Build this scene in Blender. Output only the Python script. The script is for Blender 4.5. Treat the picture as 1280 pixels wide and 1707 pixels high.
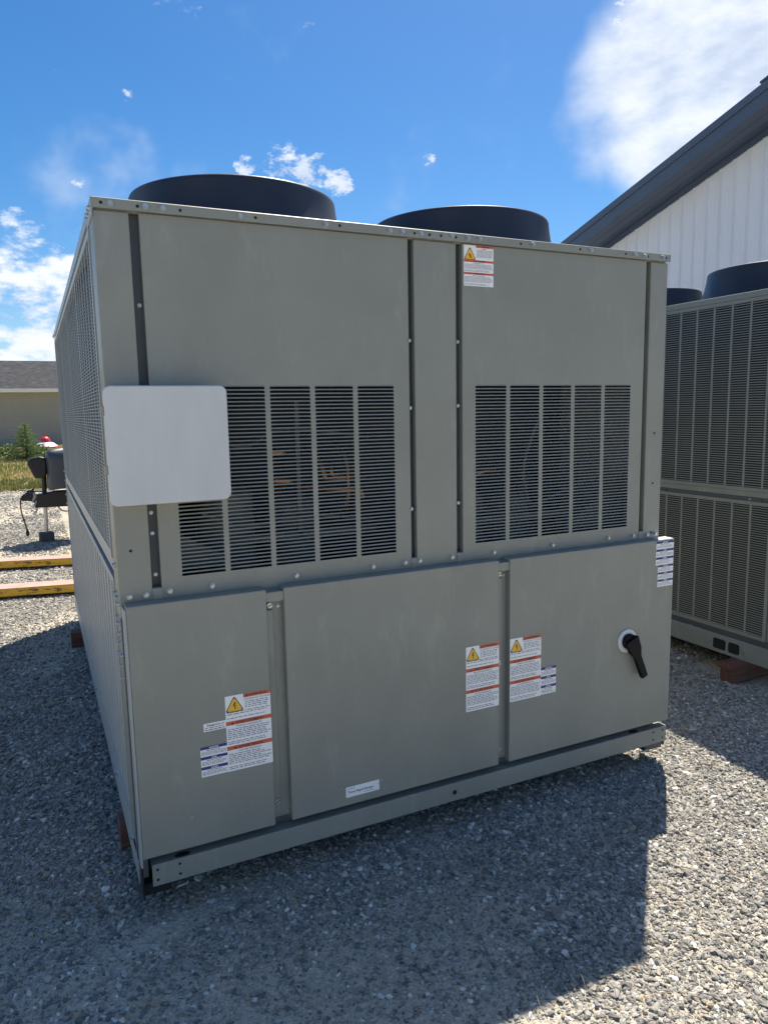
import bpy, bmesh, math, random
import numpy as np
from mathutils import Vector, Matrix, Quaternion
random.seed(7)
rng = np.random.default_rng(11)
scene = bpy.context.scene
for o in list(bpy.data.objects):
    bpy.data.objects.remove(o, do_unlink=True)
C = scene.collection
R = math.radians

# ------------------------------------------------------------------ camera
CAM = Vector((-0.2005, -2.3178, 1.6183))
cam_data = bpy.data.cameras.new('camera')
cam_data.sensor_fit = 'HORIZONTAL'
cam_data.sensor_width = 36.0
cam_data.lens = 1212.03 / 1280 * 36
cam_data.clip_start = 0.05
cam_data.clip_end = 2000
cam = bpy.data.objects.new('camera', cam_data)
C.objects.link(cam)
Rx = Vector((0.9011, -0.4331, -0.0188)); Ux = Vector((0.0768, 0.1168, 0.9902)); Fx = Vector((0.4267, 0.8937, -0.1386))
m = Matrix((Rx, Ux, -Fx)).transposed().normalized()
cam.matrix_world = Matrix.Translation(CAM) @ m.to_4x4()
scene.camera = cam

# ------------------------------------------------------------------ sun and sky
SUN_TRAVEL = Vector((-0.414, -0.396, -1.0)).normalized()
sun_data = bpy.data.lights.new('sun', 'SUN')
sun_data.energy = 4.5
sun_data.angle = R(0.55)
sun_data.color = (1.0, 0.93, 0.80)
sun = bpy.data.objects.new('sun', sun_data)
C.objects.link(sun)
sun.rotation_mode = 'QUATERNION'
sun.rotation_quaternion = SUN_TRAVEL.to_track_quat('-Z', 'Y')
sun.location = (6, 6, 15)

world = bpy.data.worlds.new('World')
scene.world = world
world.use_nodes = True
nt = world.node_tree
nt.nodes.clear()
def wn(t, **kw):
    n = nt.nodes.new(t)
    for k, v in kw.items():
        setattr(n, k, v)
    return n
def wl(a, b):
    nt.links.new(a, b)
w_out = wn('ShaderNodeOutputWorld')
w_bg = wn('ShaderNodeBackground')
w_bg.inputs['Strength'].default_value = 0.073
sky = wn('ShaderNodeTexSky', sky_type='NISHITA', sun_disc=False)
sky.sun_elevation = R(60.2)
sky.sun_rotation = R(46.3)
sky.altitude = 600
sky.air_density = 1.0
sky.dust_density = 0.8
sky.ozone_density = 3.2
w_tc = wn('ShaderNodeTexCoord')
DIR = w_tc.outputs['Generated']
def wmath(op, a, b=None, c=None, clamp=False):
    n = wn('ShaderNodeMath', operation=op, use_clamp=clamp)
    for i, v in enumerate((a, b, c)):
        if v is None:
            continue
        if isinstance(v, (int, float)):
            n.inputs[i].default_value = v
        else:
            wl(v, n.inputs[i])
    return n.outputs[0]
def wblob(d, rad, wgt):
    dp = wn('ShaderNodeVectorMath', operation='DOT_PRODUCT')
    wl(DIR, dp.inputs[0])
    dp.inputs[1].default_value = Vector(d).normalized()
    mr = wn('ShaderNodeMapRange', interpolation_type='SMOOTHSTEP')
    wl(dp.outputs['Value'], mr.inputs['Value'])
    mr.inputs['From Min'].default_value = math.cos(R(rad))
    mr.inputs['From Max'].default_value = math.cos(R(rad * 0.18))
    mr.inputs['To Max'].default_value = wgt
    return mr.outputs['Result']
def wnoise(scale, detail, rough, stretch=(1, 1, 1), dist=0.0, off=(0, 0, 0)):
    mp = wn('ShaderNodeMapping')
    wl(DIR, mp.inputs['Vector'])
    mp.inputs['Scale'].default_value = stretch
    mp.inputs['Location'].default_value = off
    n = wn('ShaderNodeTexNoise')
    wl(mp.outputs['Vector'], n.inputs['Vector'])
    n.inputs['Scale'].default_value = scale
    n.inputs['Detail'].default_value = detail
    n.inputs['Roughness'].default_value = rough
    n.inputs['Distortion'].default_value = dist
    return n.outputs['Fac']
def wsum(items):
    s = items[0]
    for i in items[1:]:
        s = wmath('ADD', s, i)
    return s
# soft high clouds in view, plus unseen ones added to brighten the shade
soft_f = wsum([wblob((0.76, 0.52, 0.41), 13.5, 1.25), wblob((0.664, 0.670, 0.335), 8.0, 1.0), wblob((0.70, 0.65, 0.30), 5.5, 0.6),
               wblob((0.11, 0.945, 0.305), 8.5, 0.33), wblob((0.58, 0.30, 0.76), 18, 0.95), wblob((-0.38, 0.25, 0.89), 17, 0.9), wblob((0.12, -0.5, 0.86), 18, 0.9),
               wblob((-0.6, 0.7, 0.5), 16, 0.9), wblob((0.9, -0.3, 0.5), 18, 0.9), wblob((-0.7, -0.6, 0.45), 20, 0.9), wblob((0.1, -0.9, 0.6), 14, 0.8)])
soft_n = wnoise(6.0, 4, 0.58, (1, 1, 1.1), 0.0, (0.3, 0.1, 0.0))
soft = wmath('ADD', soft_f, wmath('MULTIPLY', wmath('SUBTRACT', soft_n, 0.5), 2.2))
mr = wn('ShaderNodeMapRange', interpolation_type='SMOOTHSTEP')
wl(soft, mr.inputs['Value'])
mr.inputs['From Min'].default_value = 0.18; mr.inputs['From Max'].default_value = 1.30; mr.inputs['To Max'].default_value = 0.88
soft_m = mr.outputs['Result']
# crisp cumulus: a low band round the horizon plus scattered scraps
sep = wn('ShaderNodeSeparateXYZ')
wl(DIR, sep.inputs['Vector'])
band = wn('ShaderNodeMapRange', interpolation_type='SMOOTHSTEP')
wl(sep.outputs['Z'], band.inputs['Value'])
band.inputs['From Min'].default_value = 0.26; band.inputs['From Max'].default_value = 0.10; band.inputs['To Max'].default_value = 0.62
crisp_f = wsum([band.outputs['Result'], wblob((0.007, 0.981, 0.175), 8, 0.30)])
crisp_n = wnoise(15.0, 6, 0.60, (1, 1, 2.2), 0.0, (3.1, 1.7, 0.6))
crisp = wmath('ADD', crisp_f, wmath('MULTIPLY', wmath('SUBTRACT', crisp_n, 0.5), 2.8))
mr2 = wn('ShaderNodeMapRange', interpolation_type='SMOOTHSTEP')
wl(crisp, mr2.inputs['Value'])
mr2.inputs['From Min'].default_value = 0.48; mr2.inputs['From Max'].default_value = 0.95; mr2.inputs['To Max'].default_value = 0.95
scrap_f = wsum([wblob((0.303, 0.904, 0.3015), 2.2, 0.58), wblob((0.342, 0.892, 0.2935), 1.7, 0.58), wblob((0.3715, 0.884, 0.2815), 1.4, 0.70),
                wblob((0.6315, 0.655, 0.415), 2.6, 0.80), wblob((0.07, 0.96, 0.2713), 0.8, 0.52), wblob((0.466, 0.83, 0.306), 0.8, 0.6),
                wblob((0.258, 0.919, 0.2985), 1.1, 0.66), wblob((0.125, 0.925, 0.36), 0.8, 0.38)])
scrap_n = wnoise(60.0, 4, 0.66, (1, 1, 1.5), 0.0, (1.3, 4.2, 0.9))
scrap = wmath('ADD', scrap_f, wmath('MULTIPLY', wmath('SUBTRACT', scrap_n, 0.5), 1.9))
mr3 = wn('ShaderNodeMapRange', interpolation_type='SMOOTHSTEP')
wl(wmath('MULTIPLY', scrap, wmath('GREATER_THAN', scrap_f, 0.02)), mr3.inputs['Value'])
mr3.inputs['From Min'].default_value = 0.38; mr3.inputs['From Max'].default_value = 0.85; mr3.inputs['To Max'].default_value = 0.85
crisp_m = wmath('MAXIMUM', mr2.outputs['Result'], mr3.outputs['Result'])
mask = wmath('MAXIMUM', soft_m, crisp_m)
shade_n = crisp_n
cr = wn('ShaderNodeValToRGB')
wl(shade_n, cr.inputs['Fac'])
cr.color_ramp.elements[0].position = 0.30; cr.color_ramp.elements[0].color = (5.0, 5.7, 6.9, 1)
cr.color_ramp.elements[1].position = 0.62; cr.color_ramp.elements[1].color = (7.6, 7.9, 8.4, 1)
hs = wn('ShaderNodeHueSaturation')
wl(sky.outputs['Color'], hs.inputs['Color'])
hs.inputs['Saturation'].default_value = 1.36
hs.inputs['Value'].default_value = 1.0
mix = wn('ShaderNodeMix', data_type='RGBA')
wl(mask, mix.inputs[0])
wl(hs.outputs['Color'], mix.inputs[6])
wl(cr.outputs['Color'], mix.inputs[7])
wl(mix.outputs[2], w_bg.inputs['Color'])
wl(w_bg.outputs['Background'], w_out.inputs['Surface'])

world.cycles.sampling_method = 'MANUAL'
world.cycles.sample_map_resolution = 512
vs = scene.view_settings
vs.view_transform = 'Standard'
vs.look = 'None'
vs.gamma = 1.0
vs.use_curve_mapping = False
vs.exposure = 0.88

# ------------------------------------------------------------------ materials
MATS = {}
def new_mat(name):
    mt = bpy.data.materials.new(name)
    mt.use_nodes = True
    MATS[name] = mt
    return mt, mt.node_tree, mt.node_tree.nodes['Principled BSDF']
def simple(name, col, rough=0.5, metal=0.0, var=0.0, scale=6.0, bump=0.0, bscale=80.0, spec=0.5, stretch=(1, 1, 1)):
    mt, t, b = new_mat(name)
    b.inputs['Base Color'].default_value = (*col, 1)
    b.inputs['Roughness'].default_value = rough
    b.inputs['Metallic'].default_value = metal
    b.inputs['Specular IOR Level'].default_value = spec
    tc = t.nodes.new('ShaderNodeTexCoord')
    if var > 0:
        mp = t.nodes.new('ShaderNodeMapping'); mp.inputs['Scale'].default_value = stretch
        t.links.new(tc.outputs['Object'], mp.inputs['Vector'])
        n = t.nodes.new('ShaderNodeTexNoise'); n.inputs['Scale'].default_value = scale
        n.inputs['Detail'].default_value = 6; n.inputs['Roughness'].default_value = 0.6
        t.links.new(mp.outputs['Vector'], n.inputs['Vector'])
        r = t.nodes.new('ShaderNodeValToRGB')
        r.color_ramp.elements[0].position = 0.3; r.color_ramp.elements[1].position = 0.7
        r.color_ramp.elements[0].color = (*[c * (1 - var) for c in col], 1)
        r.color_ramp.elements[1].color = (*[min(1, c * (1 + var)) for c in col], 1)
        t.links.new(n.outputs['Fac'], r.inputs['Fac'])
        t.links.new(r.outputs['Color'], b.inputs['Base Color'])
    if bump > 0:
        n2 = t.nodes.new('ShaderNodeTexNoise'); n2.inputs['Scale'].default_value = bscale; n2.inputs['Detail'].default_value = 3
        t.links.new(tc.outputs['Object'], n2.inputs['Vector'])
        bp = t.nodes.new('ShaderNodeBump'); bp.inputs['Strength'].default_value = bump; bp.inputs['Distance'].default_value = 0.002
        t.links.new(n2.outputs['Fac'], bp.inputs['Height'])
        t.links.new(bp.outputs['Normal'], b.inputs['Normal'])
    return mt

def painted(name, col, rough=0.42):
    """factory enamel on sheet steel: faint cloudiness, dusty rub marks, slight oil-canning, orange peel"""
    mt, t, b = new_mat(name)
    tc = t.nodes.new('ShaderNodeTexCoord')
    def noise(scale, detail, stretch, rough_=0.6):
        mp = t.nodes.new('ShaderNodeMapping'); mp.inputs['Scale'].default_value = stretch
        t.links.new(tc.outputs['Object'], mp.inputs['Vector'])
        n = t.nodes.new('ShaderNodeTexNoise'); n.inputs['Scale'].default_value = scale
        n.inputs['Detail'].default_value = detail; n.inputs['Roughness'].default_value = rough_
        t.links.new(mp.outputs['Vector'], n.inputs['Vector'])
        return n.outputs['Fac']
    cloud = noise(2.2, 5, (1, 1, 1))
    r = t.nodes.new('ShaderNodeValToRGB')
    r.color_ramp.elements[0].position = 0.32; r.color_ramp.elements[1].position = 0.68
    r.color_ramp.elements[0].color = (*[c * 0.90 for c in col], 1); r.color_ramp.elements[1].color = (*[c * 1.06 for c in col], 1)
    t.links.new(cloud, r.inputs['Fac'])
    # pale scuffs
    sc = noise(9, 8, (1.4, 1.4, 0.45), 0.72)
    r2 = t.nodes.new('ShaderNodeValToRGB')
    r2.color_ramp.elements[0].position = 0.55; r2.color_ramp.elements[1].position = 0.80
    r2.color_ramp.elements[0].color = (0, 0, 0, 1); r2.color_ramp.elements[1].color = (0.45, 0.45, 0.45, 1)
    t.links.new(sc, r2.inputs['Fac'])
    mx = t.nodes.new('ShaderNodeMix'); mx.data_type = 'RGBA'
    t.links.new(r2.outputs['Color'], mx.inputs[0]); t.links.new(r.outputs['Color'], mx.inputs[6])
    mx.inputs[7].default_value = (*[min(1, c * 1.45 + 0.03) for c in col], 1)
    stn = noise(2.0, 4, (3, 3, 0.6), 0.65)
    sr_ = t.nodes.new('ShaderNodeMapRange'); sr_.inputs['From Min'].default_value = 0.35; sr_.inputs['From Max'].default_value = 0.7; sr_.inputs['To Min'].default_value = 0.975; sr_.inputs['To Max'].default_value = 1.015
    t.links.new(stn, sr_.inputs['Value'])
    hv_ = t.nodes.new('ShaderNodeHueSaturation'); t.links.new(mx.outputs[2], hv_.inputs['Color']); t.links.new(sr_.outputs['Result'], hv_.inputs['Value'])
    t.links.new(hv_.outputs['Color'], b.inputs['Base Color'])
    rr = t.nodes.new('ShaderNodeMapRange'); rr.inputs['To Min'].default_value = rough - 0.07; rr.inputs['To Max'].default_value = rough + 0.12
    t.links.new(noise(5, 6, (1, 1, 0.5)), rr.inputs['Value']); t.links.new(rr.outputs['Result'], b.inputs['Roughness'])
    big = noise(1.7, 2, (1, 1, 1)); fine = noise(420, 2, (1, 1, 1))
    b1 = t.nodes.new('ShaderNodeBump'); b1.inputs['Strength'].default_value = 0.35; b1.inputs['Distance'].default_value = 0.02
    t.links.new(big, b1.inputs['Height'])
    b2 = t.nodes.new('ShaderNodeBump'); b2.inputs['Strength'].default_value = 0.10; b2.inputs['Distance'].default_value = 0.0008
    t.links.new(fine, b2.inputs['Height']); t.links.new(b1.outputs['Normal'], b2.inputs['Normal'])
    t.links.new(b2.outputs['Normal'], b.inputs['Normal'])
    return mt

PAINT = painted('enamel_grey', (0.258, 0.268, 0.238))
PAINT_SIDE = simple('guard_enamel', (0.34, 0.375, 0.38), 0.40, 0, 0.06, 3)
POSTPAINT = painted('post_enamel', (0.258, 0.268, 0.238), 0.34)
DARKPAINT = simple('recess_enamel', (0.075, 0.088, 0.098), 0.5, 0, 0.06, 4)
ZINC = simple('zinc_bolt', (0.46, 0.49, 0.51), 0.38, 0.75)
BLACK = simple('black_hole', (0.012, 0.012, 0.013), 0.8)
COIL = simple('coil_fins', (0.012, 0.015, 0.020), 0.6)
INNER = simple('inner_dark', (0.016, 0.019, 0.024), 0.6, 0, 0.2, 5)  # near-black: the darkness inside the cabinet put into the colour
COPPER = simple('copper', (0.42, 0.20, 0.095), 0.45, 0.7, 0.15, 20)
FANPLASTIC = simple('fan_plastic', (0.014, 0.019, 0.034), 0.45, 0, 0.12, 3, 0.15, 200)
BOXWHITE = simple('enclosure_white', (0.58, 0.60, 0.61), 0.5, 0, 0.05, 4, 0.12, 500, stretch=(3, 1, 0.8))
LATCH = simple('latch_steel', (0.30, 0.27, 0.24), 0.45, 0.4)
L_WHITE = simple('label_white', (0.86, 0.87, 0.88), 0.4)
L_RED = simple('label_orange', (0.62, 0.105, 0.045), 0.4)
L_BLUE = simple('label_blue', (0.022, 0.035, 0.20), 0.4)
L_YEL = simple('label_yellow', (0.86, 0.48, 0.03), 0.4)
L_BLACK = simple('label_black', (0.03, 0.032, 0.04), 0.5)
L_GREY = simple('label_print', (0.24, 0.26, 0.31), 0.5)
KNOBW = simple('knob_white', (0.72, 0.73, 0.74), 0.35)
KNOBB = simple('knob_black', (0.006, 0.006, 0.008), 0.55, spec=0.2)

def wood(name, col):
    mt, t, b = new_mat(name)
    tc = t.nodes.new('ShaderNodeTexCoord'); mp = t.nodes.new('ShaderNodeMapping')
    mp.inputs['Scale'].default_value = (2, 30, 30)
    t.links.new(tc.outputs['Object'], mp.inputs['Vector'])
    n = t.nodes.new('ShaderNodeTexNoise'); n.inputs['Scale'].default_value = 2.2; n.inputs['Detail'].default_value = 7
    t.links.new(mp.outputs['Vector'], n.inputs['Vector'])
    r = t.nodes.new('ShaderNodeValToRGB')
    r.color_ramp.elements[0].position = 0.3; r.color_ramp.elements[1].position = 0.72
    r.color_ramp.elements[0].color = (*[c * 0.55 for c in col], 1); r.color_ramp.elements[1].color = (*[c * 1.3 for c in col], 1)
    t.links.new(n.outputs['Fac'], r.inputs['Fac']); t.links.new(r.outputs['Color'], b.inputs['Base Color'])
    b.inputs['Roughness'].default_value = 0.85
    bp = t.nodes.new('ShaderNodeBump'); bp.inputs['Strength'].default_value = 0.4; bp.inputs['Distance'].default_value = 0.003
    t.links.new(n.outputs['Fac'], bp.inputs['Height']); t.links.new(bp.outputs['Normal'], b.inputs['Normal'])
    return mt
WOOD = wood('timber', (0.15, 0.070, 0.050))

# gravel bed between the stones
GROUND, t, b = new_mat('gravel_bed')
tc = t.nodes.new('ShaderNodeTexCoord')
def gnode(kind, scale, **kw):
    n = t.nodes.new(kind); n.inputs['Scale'].default_value = scale
    for k, v in kw.items():
        n.inputs[k].default_value = v
    t.links.new(tc.outputs['Object'], n.inputs['Vector'])
    return n
v1 = gnode('ShaderNodeTexVoronoi', 62.0, Randomness=1.0)
v2 = gnode('ShaderNodeTexVoronoi', 170.0, Randomness=1.0)
ns = gnode('ShaderNodeTexNoise', 0.9, Detail=5.0, Roughness=0.6)
sepc = t.nodes.new('ShaderNodeSeparateColor'); t.links.new(v1.outputs['Color'], sepc.inputs['Color'])
r = t.nodes.new('ShaderNodeValToRGB')
e = r.color_ramp.elements
e[0].position = 0.0; e[0].color = (0.16, 0.153, 0.14, 1)
e[1].position = 1.0; e[1].color = (0.56, 0.53, 0.47, 1)
x = e.new(0.45); x.color = (0.29, 0.27, 0.24, 1)
x = e.new(0.8); x.color = (0.42, 0.39, 0.335, 1)
t.links.new(sepc.outputs['Red'], r.inputs['Fac'])
sepd = t.nodes.new('ShaderNodeSeparateColor'); t.links.new(v2.outputs['Color'], sepd.inputs['Color'])
rf = t.nodes.new('ShaderNodeValToRGB')
rf.color_ramp.elements[0].color = (0.41, 0.365, 0.29, 1); rf.color_ramp.elements[1].color = (0.58, 0.52, 0.42, 1)
t.links.new(sepd.outputs['Green'], rf.inputs['Fac'])
rm = t.nodes.new('ShaderNodeValToRGB')
rm.color_ramp.elements[0].position = 0.42; rm.color_ramp.elements[1].position = 0.60
fa = t.nodes.new('ShaderNodeAttribute'); fa.attribute_name = 'fines'
mxf = t.nodes.new('ShaderNodeMath'); mxf.operation = 'MULTIPLY_ADD'; mxf.inputs[1].default_value = 0.22
t.links.new(fa.outputs['Fac'], mxf.inputs[0]); t.links.new(ns.outputs['Fac'], mxf.inputs[2])
t.links.new(mxf.outputs[0], rm.inputs['Fac'])
mx = t.nodes.new('ShaderNodeMix'); mx.data_type = 'RGBA'
t.links.new(rm.outputs['Color'], mx.inputs[0]); t.links.new(r.outputs['Color'], mx.inputs[6]); t.links.new(rf.outputs['Color'], mx.inputs[7])
t.links.new(mx.outputs[2], b.inputs['Base Color'])
b.inputs['Roughness'].default_value = 0.95; b.inputs['Specular IOR Level'].default_value = 0.2
b1 = t.nodes.new('ShaderNodeBump'); b1.inputs['Strength'].default_value = 0.9; b1.inputs['Distance'].default_value = 0.010; b1.invert = True
t.links.new(v1.outputs['Distance'], b1.inputs['Height'])
b2 = t.nodes.new('ShaderNodeBump'); b2.inputs['Strength'].default_value = 0.7; b2.inputs['Distance'].default_value = 0.004; b2.invert = True
t.links.new(v2.outputs['Distance'], b2.inputs['Height']); t.links.new(b1.outputs['Normal'], b2.inputs['Normal'])
t.links.new(b2.outputs['Normal'], b.inputs['Normal'])

# stones: each one its own tone
STONE, t, b = new_mat('crushed_stone')
oi = t.nodes.new('ShaderNodeObjectInfo')
r = t.nodes.new('ShaderNodeValToRGB'); r.color_ramp.interpolation = 'LINEAR'
e = r.color_ramp.elements
e[0].position = 0.0; e[0].color = (0.14, 0.136, 0.128, 1)
e[1].position = 1.0; e[1].color = (0.78, 0.75, 0.68, 1)
for p_, c_ in ((0.22, (0.23, 0.22, 0.20)), (0.55, (0.345, 0.325, 0.29)), (0.78, (0.44, 0.41, 0.355)), (0.83, (0.40, 0.315, 0.215)), (0.88, (0.38, 0.365, 0.34)), (0.95, (0.58, 0.55, 0.49))):
    x = e.new(p_); x.color = (*c_, 1)
t.links.new(oi.outputs['Random'], r.inputs['Fac'])
tc = t.nodes.new('ShaderNodeTexCoord')
n = t.nodes.new('ShaderNodeTexNoise'); n.inputs['Scale'].default_value = 3; n.inputs['Detail'].default_value = 4
t.links.new(tc.outputs['Object'], n.inputs['Vector'])
hv = t.nodes.new('ShaderNodeHueSaturation')
mr = t.nodes.new('ShaderNodeMapRange'); mr.inputs['To Min'].default_value = 0.75; mr.inputs['To Max'].default_value = 1.25
t.links.new(n.outputs['Fac'], mr.inputs['Value']); t.links.new(mr.outputs['Result'], hv.inputs['Value'])
t.links.new(r.outputs['Color'], hv.inputs['Color']); t.links.new(hv.outputs['Color'], b.inputs['Base Color'])
b.inputs['Roughness'].default_value = 0.8; b.inputs['Specular IOR Level'].default_value = 0.35

LAWN = simple('dry_lawn', (0.34, 0.28, 0.11), 0.9, 0, 0.45, 2.5)
GRASSB, t, b = new_mat('grass_blade')
gi = t.nodes.new('ShaderNodeAttribute'); gi.attribute_name = 'tone'
r = t.nodes.new('ShaderNodeValToRGB')
r.color_ramp.elements[0].color = (0.17, 0.20, 0.05, 1); r.color_ramp.elements[1].color = (0.56, 0.44, 0.19, 1)
t.links.new(gi.outputs['Fac'], r.inputs['Fac']); t.links.new(r.outputs['Color'], b.inputs['Base Color'])
b.inputs['Roughness'].default_value = 0.7
NEEDLE = simple('spruce_needles', (0.26, 0.33, 0.16), 0.6, 0, 0.35, 12)
LEAF = simple('shrub_leaf', (0.13, 0.20, 0.055), 0.55, 0, 0.4, 9)
BARK = simple('bark', (0.12, 0.085, 0.06), 0.9, 0, 0.3, 20)
STRAW = simple('straw', (0.36, 0.29, 0.19), 0.8)

# ------------------------------------------------------------------ mesh helpers
class MB:
    def __init__(s):
        s.v = []; s.f = []; s.mi = []; s.mats = []
    def mat(s, m):
        if m not in s.mats:
            s.mats.append(m)
        return s.mats.index(m)
    def poly(s, pts, m=None):
        i = len(s.v); s.v += [tuple(p) for p in pts]; s.f.append(tuple(range(i, i + len(pts)))); s.mi.append(s.mat(m) if m else 0)
    def box(s, x0, x1, y0, y1, z0, z1, m=None):
        i = len(s.v)
        s.v += [(x0, y0, z0), (x1, y0, z0), (x1, y1, z0), (x0, y1, z0), (x0, y0, z1), (x1, y0, z1), (x1, y1, z1), (x0, y1, z1)]
        for q in ((0, 3, 2, 1), (4, 5, 6, 7), (0, 1, 5, 4), (1, 2, 6, 5), (2, 3, 7, 6), (3, 0, 4, 7)):
            s.f.append(tuple(i + k for k in q)); s.mi.append(s.mat(m) if m else 0)
    def prism(s, prof, axis, a, b, m=None):
        """closed profile (list of 2-tuples, counter-clockwise) swept along an axis from a to b"""
        def P(p, w):
            return {'x': (w, p[0], p[1]), 'y': (p[0], w, p[1]), 'z': (p[0], p[1], w)}[axis]
        i = len(s.v); n = len(prof)
        s.v += [P(p, a) for p in prof] + [P(p, b) for p in prof]
        k = s.mat(m) if m else 0
        s.f.append(tuple(i + q for q in range(n))); s.f.append(tuple(i + n + q for q in reversed(range(n)))); s.mi += [k, k]
        for q in range(n):
            s.f.append((i + q, i + n + q, i + n + (q + 1) % n, i + (q + 1) % n)); s.mi.append(k)
    def tube(s, pts, rad, n=8, m=None, caps=True):
        pts = [Vector(p) for p in pts]; k = s.mat(m) if m else 0
        rads = rad if isinstance(rad, (list, tuple)) else [rad] * len(pts)
        rings = []; up = Vector((0.13, 0.27, 1)).normalized()
        for j, p in enumerate(pts):
            d = (pts[min(j + 1, len(pts) - 1)] - pts[max(j - 1, 0)]).normalized()
            if abs(d.dot(up)) > 0.95:
                up = Vector((1, 0.2, 0.1)).normalized()
            a = d.cross(up).normalized(); c = d.cross(a).normalized()
            i = len(s.v); rings.append(i)
            s.v += [tuple(p + (a * math.cos(2 * math.pi * q / n) + c * math.sin(2 * math.pi * q / n)) * rads[j]) for q in range(n)]
        for j in range(len(pts) - 1):
            for q in range(n):
                s.f.append((rings[j] + q, rings[j] + (q + 1) % n, rings[j + 1] + (q + 1) % n, rings[j + 1] + q)); s.mi.append(k)
        if caps:
            s.f.append(tuple(rings[0] + q for q in reversed(range(n)))); s.f.append(tuple(rings[-1] + q for q in range(n))); s.mi += [k, k]
    def lathe(s, prof, cx, cy, n=64, m=None):
        """profile of (r, z), not closed"""
        k = s.mat(m) if m else 0; i = len(s.v)
        for (rr, z) in prof:
            s.v += [(cx + rr * math.cos(2 * math.pi * q / n), cy + rr * math.sin(2 * math.pi * q / n), z) for q in range(n)]
        for j in range(len(prof) - 1):
            for q in range(n):
                s.f.append((i + j * n + q, i + j * n + (q + 1) % n, i + (j + 1) * n + (q + 1) % n, i + (j + 1) * n + q)); s.mi.append(k)
    def mesh(s, name, material=None, smooth=False, fix=True):
        me = bpy.data.meshes.new(name)
        me.from_pydata(s.v, [], s.f)
        for mm in (s.mats or [material]):
            me.materials.append(mm)
        if s.mats:
            me.polygons.foreach_set('material_index', s.mi)
        if fix:
            bm = bmesh.new(); bm.from_mesh(me)
            bmesh.ops.recalc_face_normals(bm, faces=bm.faces)
            bm.to_mesh(me); bm.free()
        if smooth:
            me.polygons.foreach_set('use_smooth', [True] * len(me.polygons))
        me.update()
        return me
    def build(s, name, material=None, parent=None, smooth=False, bevel=0.0, fix=True, auto=None):
        o = bpy.data.objects.new(name, s.mesh(name, material, smooth, fix))
        C.objects.link(o)
        if parent:
            o.parent = parent
        if bevel:
            md = o.modifiers.new('bevel', 'BEVEL'); md.width = bevel; md.segments = 2; md.limit_method = 'ANGLE'; md.angle_limit = R(40)
        if auto:
            smooth_by_angle(o, auto)
        return o
def smooth_by_angle(o, deg):
    me = o.data
    me.polygons.foreach_set('use_smooth', [True] * len(me.polygons))
    bm = bmesh.new(); bm.from_mesh(me)
    for e in bm.edges:
        if len(e.link_faces) == 2 and e.calc_face_angle(0) > R(deg):
            e.smooth = False
    bm.to_mesh(me); bm.free()
def empty(name, loc, label, cat, group=None, rz=0):
    o = bpy.data.objects.new(name, None); C.objects.link(o)
    o.location = loc; o.rotation_euler.z = rz; o.empty_display_size = 0.1
    tag(o, label, cat, group)
    return o
def tag(o, label=None, cat=None, group=None, kind=None):
    if label: o['label'] = label
    if cat: o['category'] = cat
    if group: o['group'] = group
    if kind: o['kind'] = kind
    return o
def put(name, me, parent, loc, rz=0.0, rot=None):
    o = bpy.data.objects.new(name, me); C.objects.link(o); o.parent = parent; o.location = loc
    if rot is not None:
        o.rotation_euler = rot
    else:
        o.rotation_euler.z = rz
    return o
def arc(pts, n=8):
    out = []
    P_ = [Vector(p) for p in pts]
    for i in range(len(P_) - 1):
        p0, p1, p2, p3 = P_[max(i - 1, 0)], P_[i], P_[i + 1], P_[min(i + 2, len(P_) - 1)]
        for k in range(n):
            u = k / n
            out.append(0.5 * ((2 * p1) + (-p0 + p2) * u + (2 * p0 - 5 * p1 + 4 * p2 - p3) * u * u + (-p0 + 3 * p1 - 3 * p2 + p3) * u ** 3))
    out.append(P_[-1])
    return out
def plate(xs, zs, holes, y0, th):
    """sheet in the xz plane (front at y0, facing -Y) cut by rectangular holes given as cell indices"""
    mb = MB(); nx, nz = len(xs), len(zs)
    vid = {}
    def V(i, j, back):
        k = (i, j, back)
        if k not in vid:
            vid[k] = len(mb.v); mb.v.append((xs[i], y0 + (th if back else 0), zs[j]))
        return vid[k]
    solid = lambda i, j: 0 <= i < nx - 1 and 0 <= j < nz - 1 and (i, j) not in holes
    for i in range(nx - 1):
        for j in range(nz - 1):
            if not solid(i, j):
                continue
            a = ((i, j), (i + 1, j), (i + 1, j + 1), (i, j + 1))
            mb.f.append(tuple(V(*q, 0) for q in a)); mb.f.append(tuple(V(*q, 1) for q in reversed(a)))
            for di, dj, p, q in ((-1, 0, 0, 3), (1, 0, 1, 2), (0, -1, 0, 1), (0, 1, 3, 2)):
                if not solid(i + di, j + dj):
                    mb.f.append((V(*a[p], 0), V(*a[q], 0), V(*a[q], 1), V(*a[p], 1)))
    mb.mi = [0] * len(mb.f)
    return mb

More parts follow.
